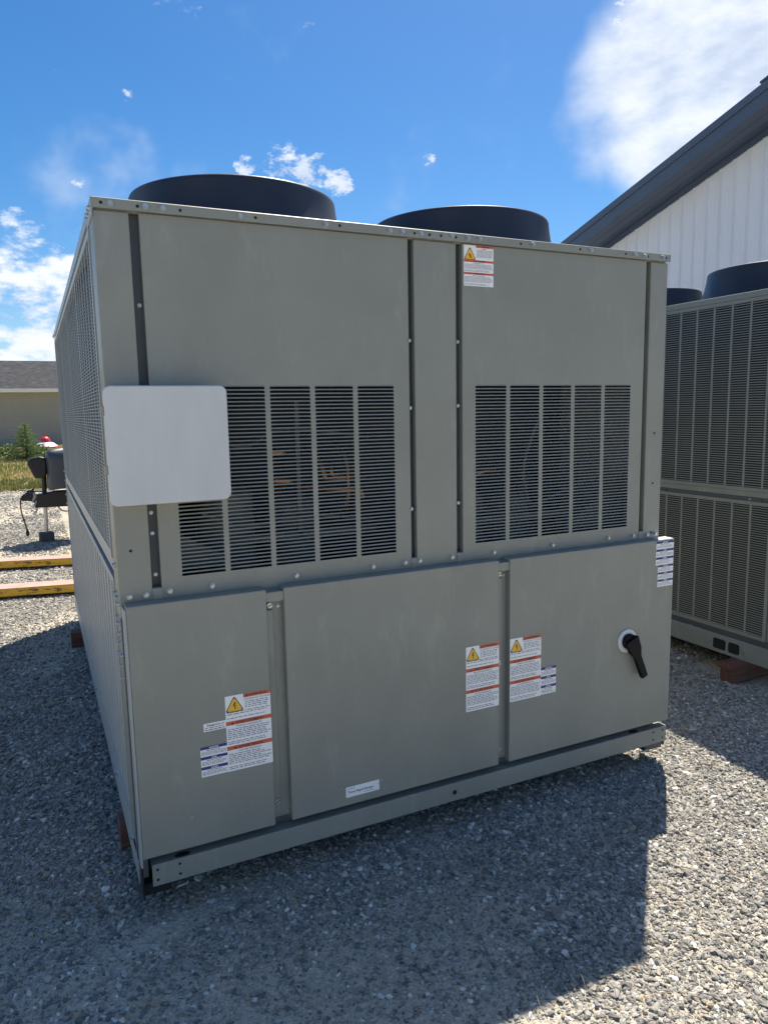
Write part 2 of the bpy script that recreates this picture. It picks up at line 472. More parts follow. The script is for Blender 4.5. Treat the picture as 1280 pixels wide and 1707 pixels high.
# ================================================================== GROUND
def vnoise(x, y, seed=0):
    """smooth value noise, vectorised"""
    x = np.asarray(x, float); y = np.asarray(y, float)
    xi = np.floor(x).astype(np.int64); yi = np.floor(y).astype(np.int64); fx = x - xi; fy = y - yi
    fx = fx * fx * (3 - 2 * fx); fy = fy * fy * (3 - 2 * fy)
    def h(a, b):
        n = (a * 374761393 + b * 668265263 + seed * 1442695041) & 0xffffffff
        n = ((n ^ (n >> 13)) * 1274126177) & 0xffffffff
        return ((n ^ (n >> 16)) & 0xffff) / 65535.0
    return (h(xi, yi) * (1 - fx) + h(xi + 1, yi) * fx) * (1 - fy) + (h(xi, yi + 1) * (1 - fx) + h(xi + 1, yi + 1) * fx) * fy
def ground_z(x, y):
    d = np.hypot(x - 0.5, y + 1)
    a = 0.016 * (vnoise(x * 1.7, y * 1.7, 1) - 0.5) + 0.012 * (vnoise(x * 4.1, y * 4.1, 2) - 0.5) + 0.006 * (vnoise(x * 11, y * 11, 3) - 0.5)
    # two shallow wheel ruts crossing the left of the yard
    for cx in (-0.55, 0.9):
        pass
    rut = 0.020 * np.exp(-((y - 1.05 + 0.12 * x) / 0.16) ** 2) + 0.018 * np.exp(-((y - 1.85 + 0.1 * x) / 0.2) ** 2)
    a = a - rut * (x < 0.02) + 0.010 * np.exp(-((y - 1.45 + 0.12 * x) / 0.18) ** 2) * (x < 0.02)
    return a * np.clip(1.6 - d / 12, 0, 1)
def fine_patch(x, y):
    """0..1 where fines lie bare between the stones"""
    m = np.clip((vnoise(x * 1.3 + 7, y * 1.3, 5) * 0.7 + vnoise(x * 3.7, y * 3.7 + 3, 6) * 0.3 - 0.53) / 0.14, 0, 1)
    def el(cx, cy, ax, ay, ang):
        c, s_ = math.cos(ang), math.sin(ang); u = (x - cx) * c + (y - cy) * s_; v = -(x - cx) * s_ + (y - cy) * c
        w = (u / ax) ** 2 + (v / ay) ** 2 + 0.7 * (vnoise(x * 14, y * 14, 8) - 0.5)
        return np.clip(1.5 - w, 0, 1)
    return np.maximum(m * 0.7, np.maximum(el(0.08, -0.11, 0.27, 0.060, 0.16), np.maximum(el(-0.16, -0.20, 0.16, 0.05, 0.3) * 0.8, el(0.42, -0.53, 0.048, 0.036, 0))))
def axis(lo, hi, near0, near1, step, grow=1.16):
    a = list(np.arange(near0, near1 + step / 2, step)); s = step
    while a[-1] < hi:
        s *= grow; a.append(a[-1] + s)
    s = step
    while a[0] > lo:
        s *= grow; a.insert(0, a[0] - s)
    return np.array(a)
gx = axis(-400, 400, -3.0, 4.5, 0.035); gy = axis(-300, 600, -2.2, 5.0, 0.035)
GX, GY = np.meshgrid(gx, gy, indexing='ij')
GZ = ground_z(GX, GY)
me = bpy.data.meshes.new('gravel_ground')
n0, n1 = GX.shape
idx = np.arange(n0 * n1).reshape(n0, n1)
quads = np.stack([idx[:-1, :-1], idx[1:, :-1], idx[1:, 1:], idx[:-1, 1:]], -1).reshape(-1, 4)
me.from_pydata(np.stack([GX, GY, GZ], -1).reshape(-1, 3).tolist(), [], quads.tolist())
me.materials.append(GROUND)
fat = me.attributes.new('fines', 'FLOAT', 'POINT'); fat.data.foreach_set('value', fine_patch(GX, GY).astype(np.float32).ravel())
me.polygons.foreach_set('use_smooth', [True] * len(me.polygons))
ground = bpy.data.objects.new('gravel_ground', me); C.objects.link(ground)
tag(ground, 'grey crushed gravel yard under the chillers', None, None, 'structure')

# ---- loose stones (uncountable): points made here, stones instanced on them
def scatter():
    out = []
    def region(n, x0, x1, y0, y1, keep, smin, smax):
        x = rng.uniform(x0, x1, n); y = rng.uniform(y0, y1, n)
        d = np.hypot(x - CAM.x, y - CAM.y)
        k = keep(x, y, d) & (rng.random(n) > fine_patch(x, y) * 0.93)
        x, y, d = x[k], y[k], d[k]
        s = smin + (smax - smin) * rng.random(len(x)) ** 2.6
        out.append(np.stack([x, y, s], 1))
    def open_(x, y):
        return ~(((x > 0.12) & (x < 2.15) & (y > 0.75)) | ((x > 3.7) & (y > 0.9)))
    # foreground
    region(235000, -2.0, 3.4, -1.6, 0.8, lambda x, y, d: open_(x, y) & (d > 1.0), 0.0030, 0.0088)
    region(15000, -2.0, 3.4, -1.6, 0.8, lambda x, y, d: open_(x, y) & (d > 1.0) & (vnoise(x * 2.1, y * 2.1, 21) > 0.25), 0.0075, 0.0135)
    # beside the unit on the left and between the units on the right
    region(70000, -1.9, 0.15, 0.8, 5.0, lambda x, y, d: open_(x, y), 0.004, 0.0120)
    region(26000, 2.1, 3.8, 0.8, 3.6, lambda x, y, d: open_(x, y), 0.004, 0.0120)
    region(26000, -1.8, 0.5, 5.0, 10.0, lambda x, y, d: open_(x, y), 0.007, 0.016)
    region(14000, -1.8, 0.7, 10.0, 16.2, lambda x, y, d: open_(x, y), 0.009, 0.020)
    return np.concatenate(out)
PTS = scatter()
pz = ground_z(PTS[:, 0], PTS[:, 1]) + PTS[:, 2] * (rng.random(len(PTS)) * 0.95 - 0.35)
me = bpy.data.meshes.new('loose_gravel')
me.vertices.add(len(PTS))
me.vertices.foreach_set('co', np.stack([PTS[:, 0], PTS[:, 1], pz], 1).astype(np.float32).ravel())
a = me.attributes.new('size', 'FLOAT', 'POINT'); a.data.foreach_set('value', PTS[:, 2].astype(np.float32))
me.materials.append(STONE)
gravel = bpy.data.objects.new('loose_gravel', me); C.objects.link(gravel)
tag(gravel, 'loose grey crushed stones covering the yard', 'gravel', None, 'stuff')
ng = bpy.data.node_groups.new('stones', 'GeometryNodeTree')
ng.interface.new_socket('Geometry', in_out='INPUT', socket_type='NodeSocketGeometry')
ng.interface.new_socket('Geometry', in_out='OUTPUT', socket_type='NodeSocketGeometry')
def gn(t, **kw):
    n = ng.nodes.new(t)
    for k, v in kw.items():
        setattr(n, k, v)
    return n
def gl(a, b):
    ng.links.new(a, b)
gin = gn('NodeGroupInput'); gout = gn('NodeGroupOutput')
g2i = gn('GeometryNodeGeometryToInstance')
for k in range(5):
    ico = gn('GeometryNodeMeshIcoSphere'); ico.inputs['Radius'].default_value = 1.0; ico.inputs['Subdivisions'].default_value = 2
    pos = gn('GeometryNodeInputPosition')
    nz = gn('ShaderNodeTexNoise'); nz.inputs['Scale'].default_value = 0.95; nz.inputs['Detail'].default_value = 1.0
    off = gn('ShaderNodeVectorMath', operation='ADD'); off.inputs[1].default_value = (k * 7.3, k * 3.1, k * 5.7)
    gl(pos.outputs[0], off.inputs[0]); gl(off.outputs[0], nz.inputs['Vector'])
    sub = gn('ShaderNodeVectorMath', operation='SUBTRACT'); sub.inputs[1].default_value = (0.5, 0.5, 0.5)
    gl(nz.outputs['Color'], sub.inputs[0])
    scl = gn('ShaderNodeVectorMath', operation='SCALE'); scl.inputs['Scale'].default_value = 1.9
    gl(sub.outputs[0], scl.inputs[0])
    sp = gn('GeometryNodeSetPosition'); gl(ico.outputs['Mesh'], sp.inputs['Geometry']); gl(scl.outputs[0], sp.inputs['Offset'])
    tr = gn('GeometryNodeTransform'); gl(sp.outputs[0], tr.inputs['Geometry'])
    tr.inputs['Scale'].default_value = ((1.25, 0.9, 0.6), (1.0, 0.8, 0.75), (1.5, 0.8, 0.5), (1.1, 1.0, 0.55), (1.3, 0.7, 0.7))[k]
    smt = gn('GeometryNodeSetMaterial'); smt.inputs['Material'].default_value = STONE
    gl(tr.outputs[0], smt.inputs['Geometry']); gl(smt.outputs[0], g2i.inputs[0])
iop = gn('GeometryNodeInstanceOnPoints')
gl(gin.outputs[0], iop.inputs['Points']); gl(g2i.outputs[0], iop.inputs['Instance'])
iop.inputs['Pick Instance'].default_value = True
ri = gn('FunctionNodeRandomValue', data_type='INT')
ri.inputs[4].default_value = 0; ri.inputs[5].default_value = 4
gl(ri.outputs[2], iop.inputs['Instance Index'])
rr = gn('FunctionNodeRandomValue', data_type='FLOAT_VECTOR')
rr.inputs[0].default_value = (-0.5, -0.5, 0); rr.inputs[1].default_value = (0.5, 0.5, 6.28)
rr.inputs['Seed'].default_value = 3
gl(rr.outputs[0], iop.inputs['Rotation'])
na = gn('GeometryNodeInputNamedAttribute', data_type='FLOAT'); na.inputs['Name'].default_value = 'size'
gl(na.outputs[0], iop.inputs['Scale'])
gl(iop.outputs[0], gout.inputs[0])
md = gravel.modifiers.new('stones', 'NODES'); md.node_group = ng

# ---- dry lawn beyond the yard
mb = MB()
gy2 = [15.6, 17, 20, 24, 30, 38, 50, 80, 200]
gx2 = np.linspace(-60, 60, 41)
for j in range(len(gy2) - 1):
    for i in range(40):
        def Pn(x_, y_):
            yy = y_ + (0.25 * math.sin(x_ * 1.1) - 0.33 * (x_ + 0.3) * 0.3 if y_ == 15.6 else 0)
            return (x_, yy, 0.02)
        mb.poly([Pn(gx2[i], gy2[j]), Pn(gx2[i + 1], gy2[j]), Pn(gx2[i + 1], gy2[j + 1]), Pn(gx2[i], gy2[j + 1])])
lawn = mb.build('lawn', LAWN)
tag(lawn, 'sun-dried lawn beyond the gravel yard', None, None, 'structure')
# grass blades
ng_ = 60000
bx_ = rng.uniform(-4.5, 3.0, ng_); by_ = 15.7 + (44.2 - 15.7) * rng.random(ng_) ** 1.6
hgt = rng.uniform(0.03, 0.085, ng_) * (1 + 0.5 * vnoise(bx_ * 0.8, by_ * 0.8, 9)); ang = rng.uniform(0, math.pi, ng_); wd = rng.uniform(0.006, 0.014, ng_)
lx = rng.normal(0, 0.02, ng_); ly = rng.normal(0, 0.02, ng_)
vv = np.zeros((ng_, 3, 3))
vv[:, 0] = np.stack([bx_ - np.cos(ang) * wd, by_ - np.sin(ang) * wd, np.full(ng_, 0.02)], 1)
vv[:, 1] = np.stack([bx_ + np.cos(ang) * wd, by_ + np.sin(ang) * wd, np.full(ng_, 0.02)], 1)
vv[:, 2] = np.stack([bx_ + lx, by_ + ly, 0.02 + hgt], 1)
me = bpy.data.meshes.new('grass')
me.from_pydata(vv.reshape(-1, 3).tolist(), [], np.arange(ng_ * 3).reshape(-1, 3).tolist())
tone = np.repeat(np.clip(vnoise(bx_ * 0.6, by_ * 0.35, 12) * 0.9 + rng.normal(0, 0.2, ng_), 0, 1), 3).astype(np.float32)
at = me.attributes.new('tone', 'FLOAT', 'POINT'); at.data.foreach_set('value', tone)
me.materials.append(GRASSB)
grass = bpy.data.objects.new('grass', me); C.objects.link(grass)
tag(grass, 'short patchy yellow green grass on the lawn', 'grass', None, 'stuff')

# ================================================================== MAIN CHILLER
W, L = 2.24, 3.85
Z_RT, Z_RB = 2.237, 2.207          # top rail
Z_PT, Z_PB = 1.044, 0.217          # lower doors
bolt_mb = MB()
def bolt_mesh(rw, rh, hh):
    b_ = MB(); n = 14
    def disc(rad, y0, y1, nn, ph=0.0, top=1.0):
        i = len(b_.v)
        for (yy, k) in ((y0, 1.0), (y1, top)):
            b_.v += [(rad * k * math.cos(2 * math.pi * q / nn + ph), yy, rad * k * math.sin(2 * math.pi * q / nn + ph)) for q in range(nn)]
        for q in range(nn):
            b_.f.append((i + q, i + (q + 1) % nn, i + nn + (q + 1) % nn, i + nn + q)); b_.mi.append(0)
        b_.f.append(tuple(i + nn + q for q in range(nn))); b_.mi.append(0)
    disc(rw, 0, -hh * 0.28, n, 0, 0.92)
    disc(rh, -hh * 0.28, -hh, 6, 0.3, 0.9)
    return b_.mesh('bolt', ZINC)
BOLT = bolt_mesh(0.0102, 0.0078, 0.0115)
BOLT_S = bolt_mesh(0.0068, 0.0050, 0.006)
SIDEBOLT = bolt_mesh(0.0092, 0.0070, 0.010)
h_ = MB(); h_.poly([(0.0048 * math.cos(2 * math.pi * q / 12), -0.0006, 0.0048 * math.sin(2 * math.pi * q / 12)) for q in range(12)])
HOLE = h_.mesh('bolt_hole', BLACK, fix=False)
s_ = MB()
i0 = 0
nn = 16
s_.v += [(0.011 * math.cos(2 * math.pi * q / nn), 0, 0.011 * math.sin(2 * math.pi * q / nn)) for q in range(nn)]
s_.v += [(0.0095 * math.cos(2 * math.pi * q / nn), -0.004, 0.0095 * math.sin(2 * math.pi * q / nn)) for q in range(nn)]
for q in range(nn):
    s_.f.append((q, (q + 1) % nn, nn + (q + 1) % nn, nn + q)); s_.mi.append(s_.mat(ZINC))
s_.f.append(tuple(nn + q for q in range(nn))); s_.mi.append(0)
s_.poly([(-0.0085, -0.0043, -0.005), (-0.0070, -0.0043, -0.0068), (0.0085, -0.0043, 0.005), (0.0070, -0.0043, 0.0068)], BLACK)
SCREW = s_.mesh('slotted_screw')

def rbox(name, parent, x0, x1, y0, y1, z0, z1, mat, bev=0.003):
    mb = MB(); mb.box(x0, x1, y0, y1, z0, z1)
    return mb.build(name, mat, parent, bevel=bev)

def fan(parent, cx, cy):
    prof = [(0.470, 2.239), (0.468, 2.246), (0.446, 2.252), (0.436, 2.280), (0.422, 2.320), (0.411, 2.360), (0.405, 2.400), (0.402, 2.425), (0.401, 2.434),
            (0.398, 2.440), (0.392, 2.442), (0.386, 2.440), (0.384, 2.430), (0.386, 2.330), (0.386, 2.239)]
    mb = MB(); mb.lathe(prof, cx, cy, 96)
    sh = mb.build('fan_shroud', FANPLASTIC, parent, auto=50)
    g = MB()
    for rr_ in (0.08, 0.15, 0.22, 0.29, 0.36):
        g.tube([(cx + rr_ * math.cos(a_), cy + rr_ * math.sin(a_), 2.405) for a_ in np.linspace(0, 2 * math.pi, 33)], 0.0025, 5, caps=False)
    for a_ in np.linspace(0, math.pi, 5)[:-1]:
        g.tube([(cx - 0.384 * math.cos(a_), cy - 0.384 * math.sin(a_), 2.400), (cx + 0.384 * math.cos(a_), cy + 0.384 * math.sin(a_), 2.400)], 0.003, 5)
    g.build('wire_guard', BLACK, sh)
    b_ = MB(); b_.lathe([(0.0, 2.36), (0.07, 2.36), (0.08, 2.34), (0.08, 2.26)], cx, cy, 24)
    for k in range(5):
        a_ = 2 * math.pi * k / 5; ca, sa = math.cos(a_), math.sin(a_)
        pts = []
        for (r_, w_, zt_) in ((0.07, 0.06, 0.035), (0.37, 0.11, 0.02)):
            for sg in (-1, 1):
                pts.append((cx + r_ * ca - sg * w_ * sa, cy + r_ * sa + sg * w_ * ca, 2.30 + sg * zt_))
        b_.poly([pts[0], pts[1], pts[3], pts[2]])
    b_.build('fan_blades', FANPLASTIC, sh)
    return sh

def side_guard(parent, x, y0, y1, z0, z1, pitch, barp, name, wide=(), frame=0.022, mat=None, frac=0.27, barw=0.0125):
    """stamped louvre guard on a side facing -X: frame, vertical bars, and slats too fine to pick apart"""
    mat = mat or PAINT_SIDE
    fr = MB()
    fr.box(x - 0.004, x + 0.016, y0, y1, z0, z0 + frame); fr.box(x - 0.004, x + 0.016, y0, y1, z1 - frame, z1)
    fr.box(x - 0.0045, x + 0.016, y0, y0 + frame, z0 + frame, z1 - frame); fr.box(x - 0.0045, x + 0.016, y1 - frame, y1, z0 + frame, z1 - frame)
    g = fr.build(name, mat, parent, bevel=0.0015)
    bm_ = MB(); yb = y0 + frame + barp - 0.006; k = 0
    while yb < y1 - frame - 0.02:
        wdt = max(0.030, barw * 1.3) if any(abs(yb - w_) < barp * 0.5 for w_ in wide) else barw
        bm_.box(x - 0.0012, x + 0.0012, yb - wdt / 2, yb + wdt / 2, z0 + frame, z1 - frame)
        yb += barp
    tag(bm_.build('guard_bars', mat, g), kind='stuff')
    sl = MB(); z = z0 + frame + pitch * 0.5
    while z < z1 - frame - pitch * 0.3:
        h2 = pitch * frac / 2
        sl.prism([(x - 0.0006, z - h2), (x + 0.0004, z - h2), (x + 0.0014, z + h2), (x + 0.0004, z + h2)], 'y', y0 + frame, y1 - frame)
        z += pitch
    tag(sl.build('guard_slats', mat, g), kind='stuff')
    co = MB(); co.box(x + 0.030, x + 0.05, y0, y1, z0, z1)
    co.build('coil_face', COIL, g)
    return g

chiller = empty('packaged_chiller', (0, 0, 0), 'large grey-green air-cooled chiller with white box and warning stickers, nearest the camera', 'chiller')

# --- shell: floor, deck, back, right side, dark inner backing
rbox('floor_pan', chiller, 0.03, 2.22, 0.03, L - 0.02, 0.125, 0.16, DARKPAINT, 0)
rbox('top_deck', chiller, 0.006, W - 0.006, 0.006, L, 2.205, 2.236, PAINT, 0.002)
rbox('back_panel', chiller, 0.0, W, L - 0.02, L + 0.004, 0.12, 2.204, PAINT, 0.003)
rbox('right_side_panel', chiller, W - 0.03, W - 0.002, 0.03, L - 0.021, 0.2, 2.204, PAINT, 0.003)
rbox('dark_backing', chiller, 0.05, W - 0.05, 0.62, 0.64, 0.2, 2.2, INNER, 0)
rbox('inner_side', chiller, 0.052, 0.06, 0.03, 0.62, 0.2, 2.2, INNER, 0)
# --- top rail with bolts
rail = MB()
rail.prism([(0.03, Z_RT), (-0.010, Z_RT), (-0.012, Z_RT - 0.002), (-0.012, Z_RB), (-0.0095, Z_RB), (-0.0095, Z_RT - 0.004), (0.03, Z_RT - 0.004)][::-1], 'x', -0.002, W + 0.002)
top_rail = rail.build('top_rail', PAINT, chiller)
ZB = 2.2215
for x_ in (0.049, 0.146, 0.195, 0.427, 0.709, 0.941, 0.989, 1.061, 1.184, 1.251, 1.301, 1.535, 1.814, 2.043, 2.095, 2.194):
    put('bolt', BOLT, top_rail, (x_, -0.012, ZB + random.uniform(-0.0015, 0.0015)), rot=(0, random.uniform(0, 3), 0))
for x_ in (0.024, 0.124, 0.246, 0.476, 0.759, 1.037, 1.096, 1.142, 1.203, 1.483, 1.763, 1.996, 2.115, 2.215):
    put('bolt_hole', HOLE, top_rail, (x_, -0.012, ZB + random.uniform(-0.001, 0.001)))
sr = MB()
sr.prism([(-0.003, Z_RT + 0.001), (-0.0005, Z_RT + 0.001), (-0.0005, 2.185), (-0.003, 2.185)], 'y', -0.009, 0.17)
sr.prism([(-0.003, Z_RT + 0.001), (-0.0005, Z_RT + 0.001), (-0.0005, 2.203), (-0.003, 2.203)], 'y', 0.17, L)
side_rail = sr.build('side_top_rail', PAINT_SIDE, chiller)
for y_, z_ in ((0.035, 2.214), (0.105, 2.209), (3.72, 2.215), (3.80, 2.212)):
    put('bolt', SIDEBOLT, side_rail, (-0.003, y_, z_), R(-90))

# --- posts and the recessed channels between the panels
for nm, x0, x1 in (('corner_post', 0.0, 0.0995), ('centre_post', 1.0384, 1.2099), ('corner_post', 2.147, W)):
    mb = MB(); mb.box(x0, x1, 0.0, 0.028, Z_PT - 0.05, 2.2045)
    if nm == 'corner_post' and x0 < 1:
        mb.box(0.0, 0.02, 0.028, 0.128, 0.19, 2.2045)
    if x1 == W:
        mb.box(W - 0.02, W, 0.028, 0.128, 0.19, 2.2045)
    po = mb.build(nm, POSTPAINT, chiller, bevel=0.0035)
    if nm == 'corner_post' and x0 < 1:
        put('bolt_hole', HOLE, po, (0.042, -0.0004, 1.205))
    if x1 == W:
        for z_ in (1.50, 1.285, 1.07):
            put('bolt_hole', HOLE, po, (2.192, -0.0004, z_))
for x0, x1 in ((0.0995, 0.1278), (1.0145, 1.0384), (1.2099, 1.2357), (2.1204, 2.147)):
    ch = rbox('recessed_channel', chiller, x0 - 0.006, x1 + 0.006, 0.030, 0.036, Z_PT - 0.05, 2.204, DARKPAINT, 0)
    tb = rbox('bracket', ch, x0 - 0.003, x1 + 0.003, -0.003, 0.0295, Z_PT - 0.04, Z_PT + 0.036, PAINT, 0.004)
for x_, z_ in ((0.118, 1.945), (0.113, 1.315), (0.113, 1.250), (0.115, 1.118), (1.017, 1.86), (1.017, 1.625), (1.017, 1.262), (1.214, 1.86), (1.214, 1.63), (1.214, 1.27)):
    put('bolt', BOLT_S, chiller, (x_, 0.029 if x_ < 0.5 else -0.0005, z_), rot=(0, random.uniform(0, 3), 0))

# --- louvred upper panels; the slats are parts of their own
COLW, COLG, ROWS, LZ0, LZ1 = 0.1382, 0.0173, 48, 1.1085, 1.706
PITCH = (LZ1 - LZ0) / ROWS
def slat_mesh():
    mb = MB(); w = COLW / 2 + 0.001; h = PITCH * 0.34; f_ = PITCH * 0.36
    top = PITCH * 0.5; bot = top - h
    fil = [(f_ * (1 - math.sin(a)), f_ * (1 - math.cos(a))) for a in np.linspace(0, math.pi / 2, 4)]   # fillet under each end
    pts = [(-w, top), (-w, bot - f_)] + [(-w + f_ - dx_, bot - dz_) for dx_, dz_ in [(f_ * math.cos(a), f_ * (1 - math.sin(a))) for a in np.linspace(0, math.pi / 2, 4)][1:]]
    pts += [(-p[0], p[1]) for p in reversed(pts)]
    n = len(pts)
    def yy(z, x):
        k = min(1.0, (w - abs(x)) / f_)
        return -0.0022 * k * max(0.0, min(1.0, (top - z) / h))       # lower lip stands a little proud
    mb.v = [(p[0], yy(p[1], p[0]), p[1]) for p in pts] + [(p[0], yy(p[1], p[0]) + 0.0013, p[1]) for p in pts]
    mb.f = [tuple(range(n)), tuple(range(2 * n - 1, n - 1, -1))] + [(i, n + i, n + (i + 1) % n, (i + 1) % n) for i in range(n)]
    mb.mi = [0] * len(mb.f)
    return mb
SLAT_MB = slat_mesh()
SLAT = SLAT_MB.mesh('slat', PAINT)
slat_left = 300
def upper_panel(x0, x1, cx0, order):
    global slat_left
    xs = [x0, x0 + 0.0001]; xs = [x0]
    for k in range(5):
        xs += [cx0 + k * (COLW + COLG), cx0 + k * (COLW + COLG) + COLW]
    xs.append(x1)
    zs = [Z_PT - 0.03, LZ0, LZ1, 2.2045]
    holes = {(1 + 2 * k, 1) for k in range(5)}
    p = plate(xs, zs, holes, 0.0, 0.0016).build('louvred_panel', PAINT, chiller)
    for xa_ in (x0, x1 - 0.0016):
        rt = MB(); rt.box(xa_, xa_ + 0.0016, 0.0016, 0.028, zs[0], zs[-1]); rt.build('panel_return', PAINT, p)
    rest = MB()
    for k in order:
        for j in range(ROWS):
            cx, cz = cx0 + k * (COLW + COLG) + COLW / 2, LZ0 + (j + 0.5) * PITCH
            if slat_left > 0:
                put('slat', SLAT, p, (cx, 0.0004, cz)); slat_left -= 1
            else:
                i = len(rest.v)
                rest.v += [(a + cx, b_ + 0.0004, c_ + cz) for a, b_, c_ in SLAT_MB.v]; rest.f += [tuple(i + q for q in f_) for f_ in SLAT_MB.f]
    rest.mi = [0] * len(rest.f)
    if rest.f:
        tag(rest.build('slat_rows', PAINT, p), kind='stuff')
    return p
panel_l = upper_panel(0.1278, 1.0145, 0.1925, (1, 2, 3, 4, 0))
panel_r = upper_panel(1.2357, 2.1204, 1.2915, (0, 1, 2, 3, 4))
for x_, z_ in ((0.029, 1.062), (0.079, 1.062), (0.151, 1.066), (0.284, 1.066), (0.57, 1.067), (0.857, 1.066), (0.986, 1.067), (1.046, 1.067), (1.184, 1.066), (1.372, 1.066), (1.655, 1.067), (1.947, 1.068), (2.084, 1.066), (2.165, 1.062), (2.212, 1.062)):
    put('bolt', BOLT, chiller, (x_, 0.0, z_), rot=(0, random.uniform(0, 3), 0))

# --- what shows through the louvres
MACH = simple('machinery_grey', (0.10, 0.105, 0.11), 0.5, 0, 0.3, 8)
for cx_, cy_, zt_ in ((0.42, 0.36, 1.36), (0.70, 0.40, 1.30), (1.45, 0.38, 1.27), (1.72, 0.42, 1.25)):
    comp = MB(); comp.lathe([(0.0, zt_), (0.08, zt_ - 0.005), (0.105, zt_ - 0.03), (0.108, zt_ - 0.12), (0.112, zt_ - 0.5)], cx_, cy_, 28)
    comp.build('compressor', MACH, chiller, auto=40)
for pts, rad in (([(0.555, 0.18, 1.478), (0.595, 0.18, 1.476), (0.61, 0.24, 1.474), (0.62, 0.40, 1.47)], 0.011), ([(0.56, 0.17, 1.378), (0.615, 0.17, 1.372), (0.625, 0.25, 1.36), (0.64, 0.4, 1.30)], 0.011),
                 ([(0.755, 0.40, 1.47), (0.755, 0.24, 1.44), (0.755, 0.20, 1.40), (0.765, 0.20, 1.375), (0.80, 0.22, 1.365), (0.93, 0.24, 1.362), (0.97, 0.36, 1.36)], 0.010), ([(0.79, 0.36, 1.45), (0.79, 0.22, 1.42), (0.79, 0.20, 1.385), (0.83, 0.22, 1.378), (0.93, 0.28, 1.378)], 0.008),
                 ([(0.72, 0.38, 1.33), (0.82, 0.22, 1.325), (0.90, 0.19, 1.32), (0.905, 0.19, 1.29), (0.92, 0.25, 1.28), (0.93, 0.4, 1.2)], 0.010),
                 ([(0.86, 0.34, 1.50), (0.86, 0.23, 1.44), (0.86, 0.22, 1.285), (0.86, 0.34, 1.20)], 0.008), ([(1.45, 0.36, 1.28), (1.45, 0.26, 1.34), (1.52, 0.26, 1.36), (1.62, 0.34, 1.36)], 0.010)):
    mb = MB(); mb.tube(arc(pts, 4), rad, 8); mb.build('copper_pipe', COPPER, chiller, auto=60)
for pts in ([(0.20, 0.20, 1.62), (0.45, 0.22, 1.50), (0.62, 0.24, 1.56), (0.95, 0.22, 1.52)], [(0.30, 0.18, 1.28), (0.46, 0.2, 1.22), (0.7, 0.2, 1.24), (0.96, 0.22, 1.20)], [(1.30, 0.2, 1.25), (1.6, 0.2, 1.18), (2.02, 0.22, 1.3)], [(1.75, 0.2, 1.6), (1.66, 0.2, 1.38), (1.72, 0.24, 1.2)]):
    mb = MB(); mb.tube(arc(pts, 6), 0.007, 6); mb.build('cable', MACH, chiller, auto=60)
for x0_, x1_, z0_, z1_ in ((0.40, 0.98, 1.155, 1.175), (0.66, 0.675, 1.16, 1.66), (1.30, 2.05, 1.145, 1.165), (1.58, 1.595, 1.12, 1.66)):
    rbox('inner_bracket', chiller, x0_, x1_, 0.22, 0.232, z0_, z1_, MACH, 0)
gs = MB(); gs.prism([(0.08, 1.10), (0.42, 1.10), (0.08, 1.30)], 'y', 0.14, 0.15); gs.build('inner_gusset', DARKPAINT, chiller)
gs = MB(); gs.prism([(1.82, 1.10), (2.16, 1.10), (2.16, 1.30)], 'y', 0.14, 0.15); gs.build('inner_gusset', DARKPAINT, chiller)

# --- lower doors
YD = -0.057
def door(name, x0, x1):
    mb = MB(); mb.box(x0, x1, YD, -0.004, Z_PB, Z_PT)
    return mb.build(name, PAINT, chiller, bevel=0.004)
door_l = door('control_door', 0.0105, 0.4469)
door_m = door('control_door', 0.5063, 1.3617)
door_r = door('control_door', 1.4112, 2.2741)
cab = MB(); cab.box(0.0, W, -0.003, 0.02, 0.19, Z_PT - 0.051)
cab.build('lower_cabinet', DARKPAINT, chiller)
ld = MB(); ld.box(0.012, 2.262, -0.050, -0.001, Z_PT - 0.045, Z_PT - 0.012)
ld.build('ledge', PAINT, chiller, bevel=0.002)
for x0, x1, xs_, zsc in ((0.4469, 0.5063, 0.462, (0.985, 0.29)), (1.3617, 1.4112, 1.374, (0.985, 0.63, 0.275))):
    cs = MB(); cs.box(x0 - 0.008, x1 + 0.008, -0.028, -0.0035, Z_PB + 0.012, Z_PT - 0.05)
    st = cs.build('door_channel', PAINT, chiller)
    fl = MB(); fl.box(x0 - 0.006, x0 + 0.026, -0.036, -0.0285, Z_PB + 0.03, Z_PT - 0.075)
    fl.build('door_flange', PAINT, st, bevel=0.0015)
    for z_ in zsc:
        put('slotted_screw', SCREW, st, (xs_, -0.0362, z_), rot=(0, random.uniform(-0.4, 0.4), 0))
    put('bolt', BOLT_S, st, (x1 - 0.014, -0.0282, Z_PT - 0.066)); put('bolt', BOLT_S, st, (x1 - 0.012, -0.0282, Z_PB + 0.03))
for x_, z_ in ((0.168, 0.325), (0.331, 0.300), (0.690, 0.292), (0.848, 0.283)):
    put('screw_head', BOLT_S, door_l if x_ < 0.45 else door_m, (x_, YD + 0.003, z_))

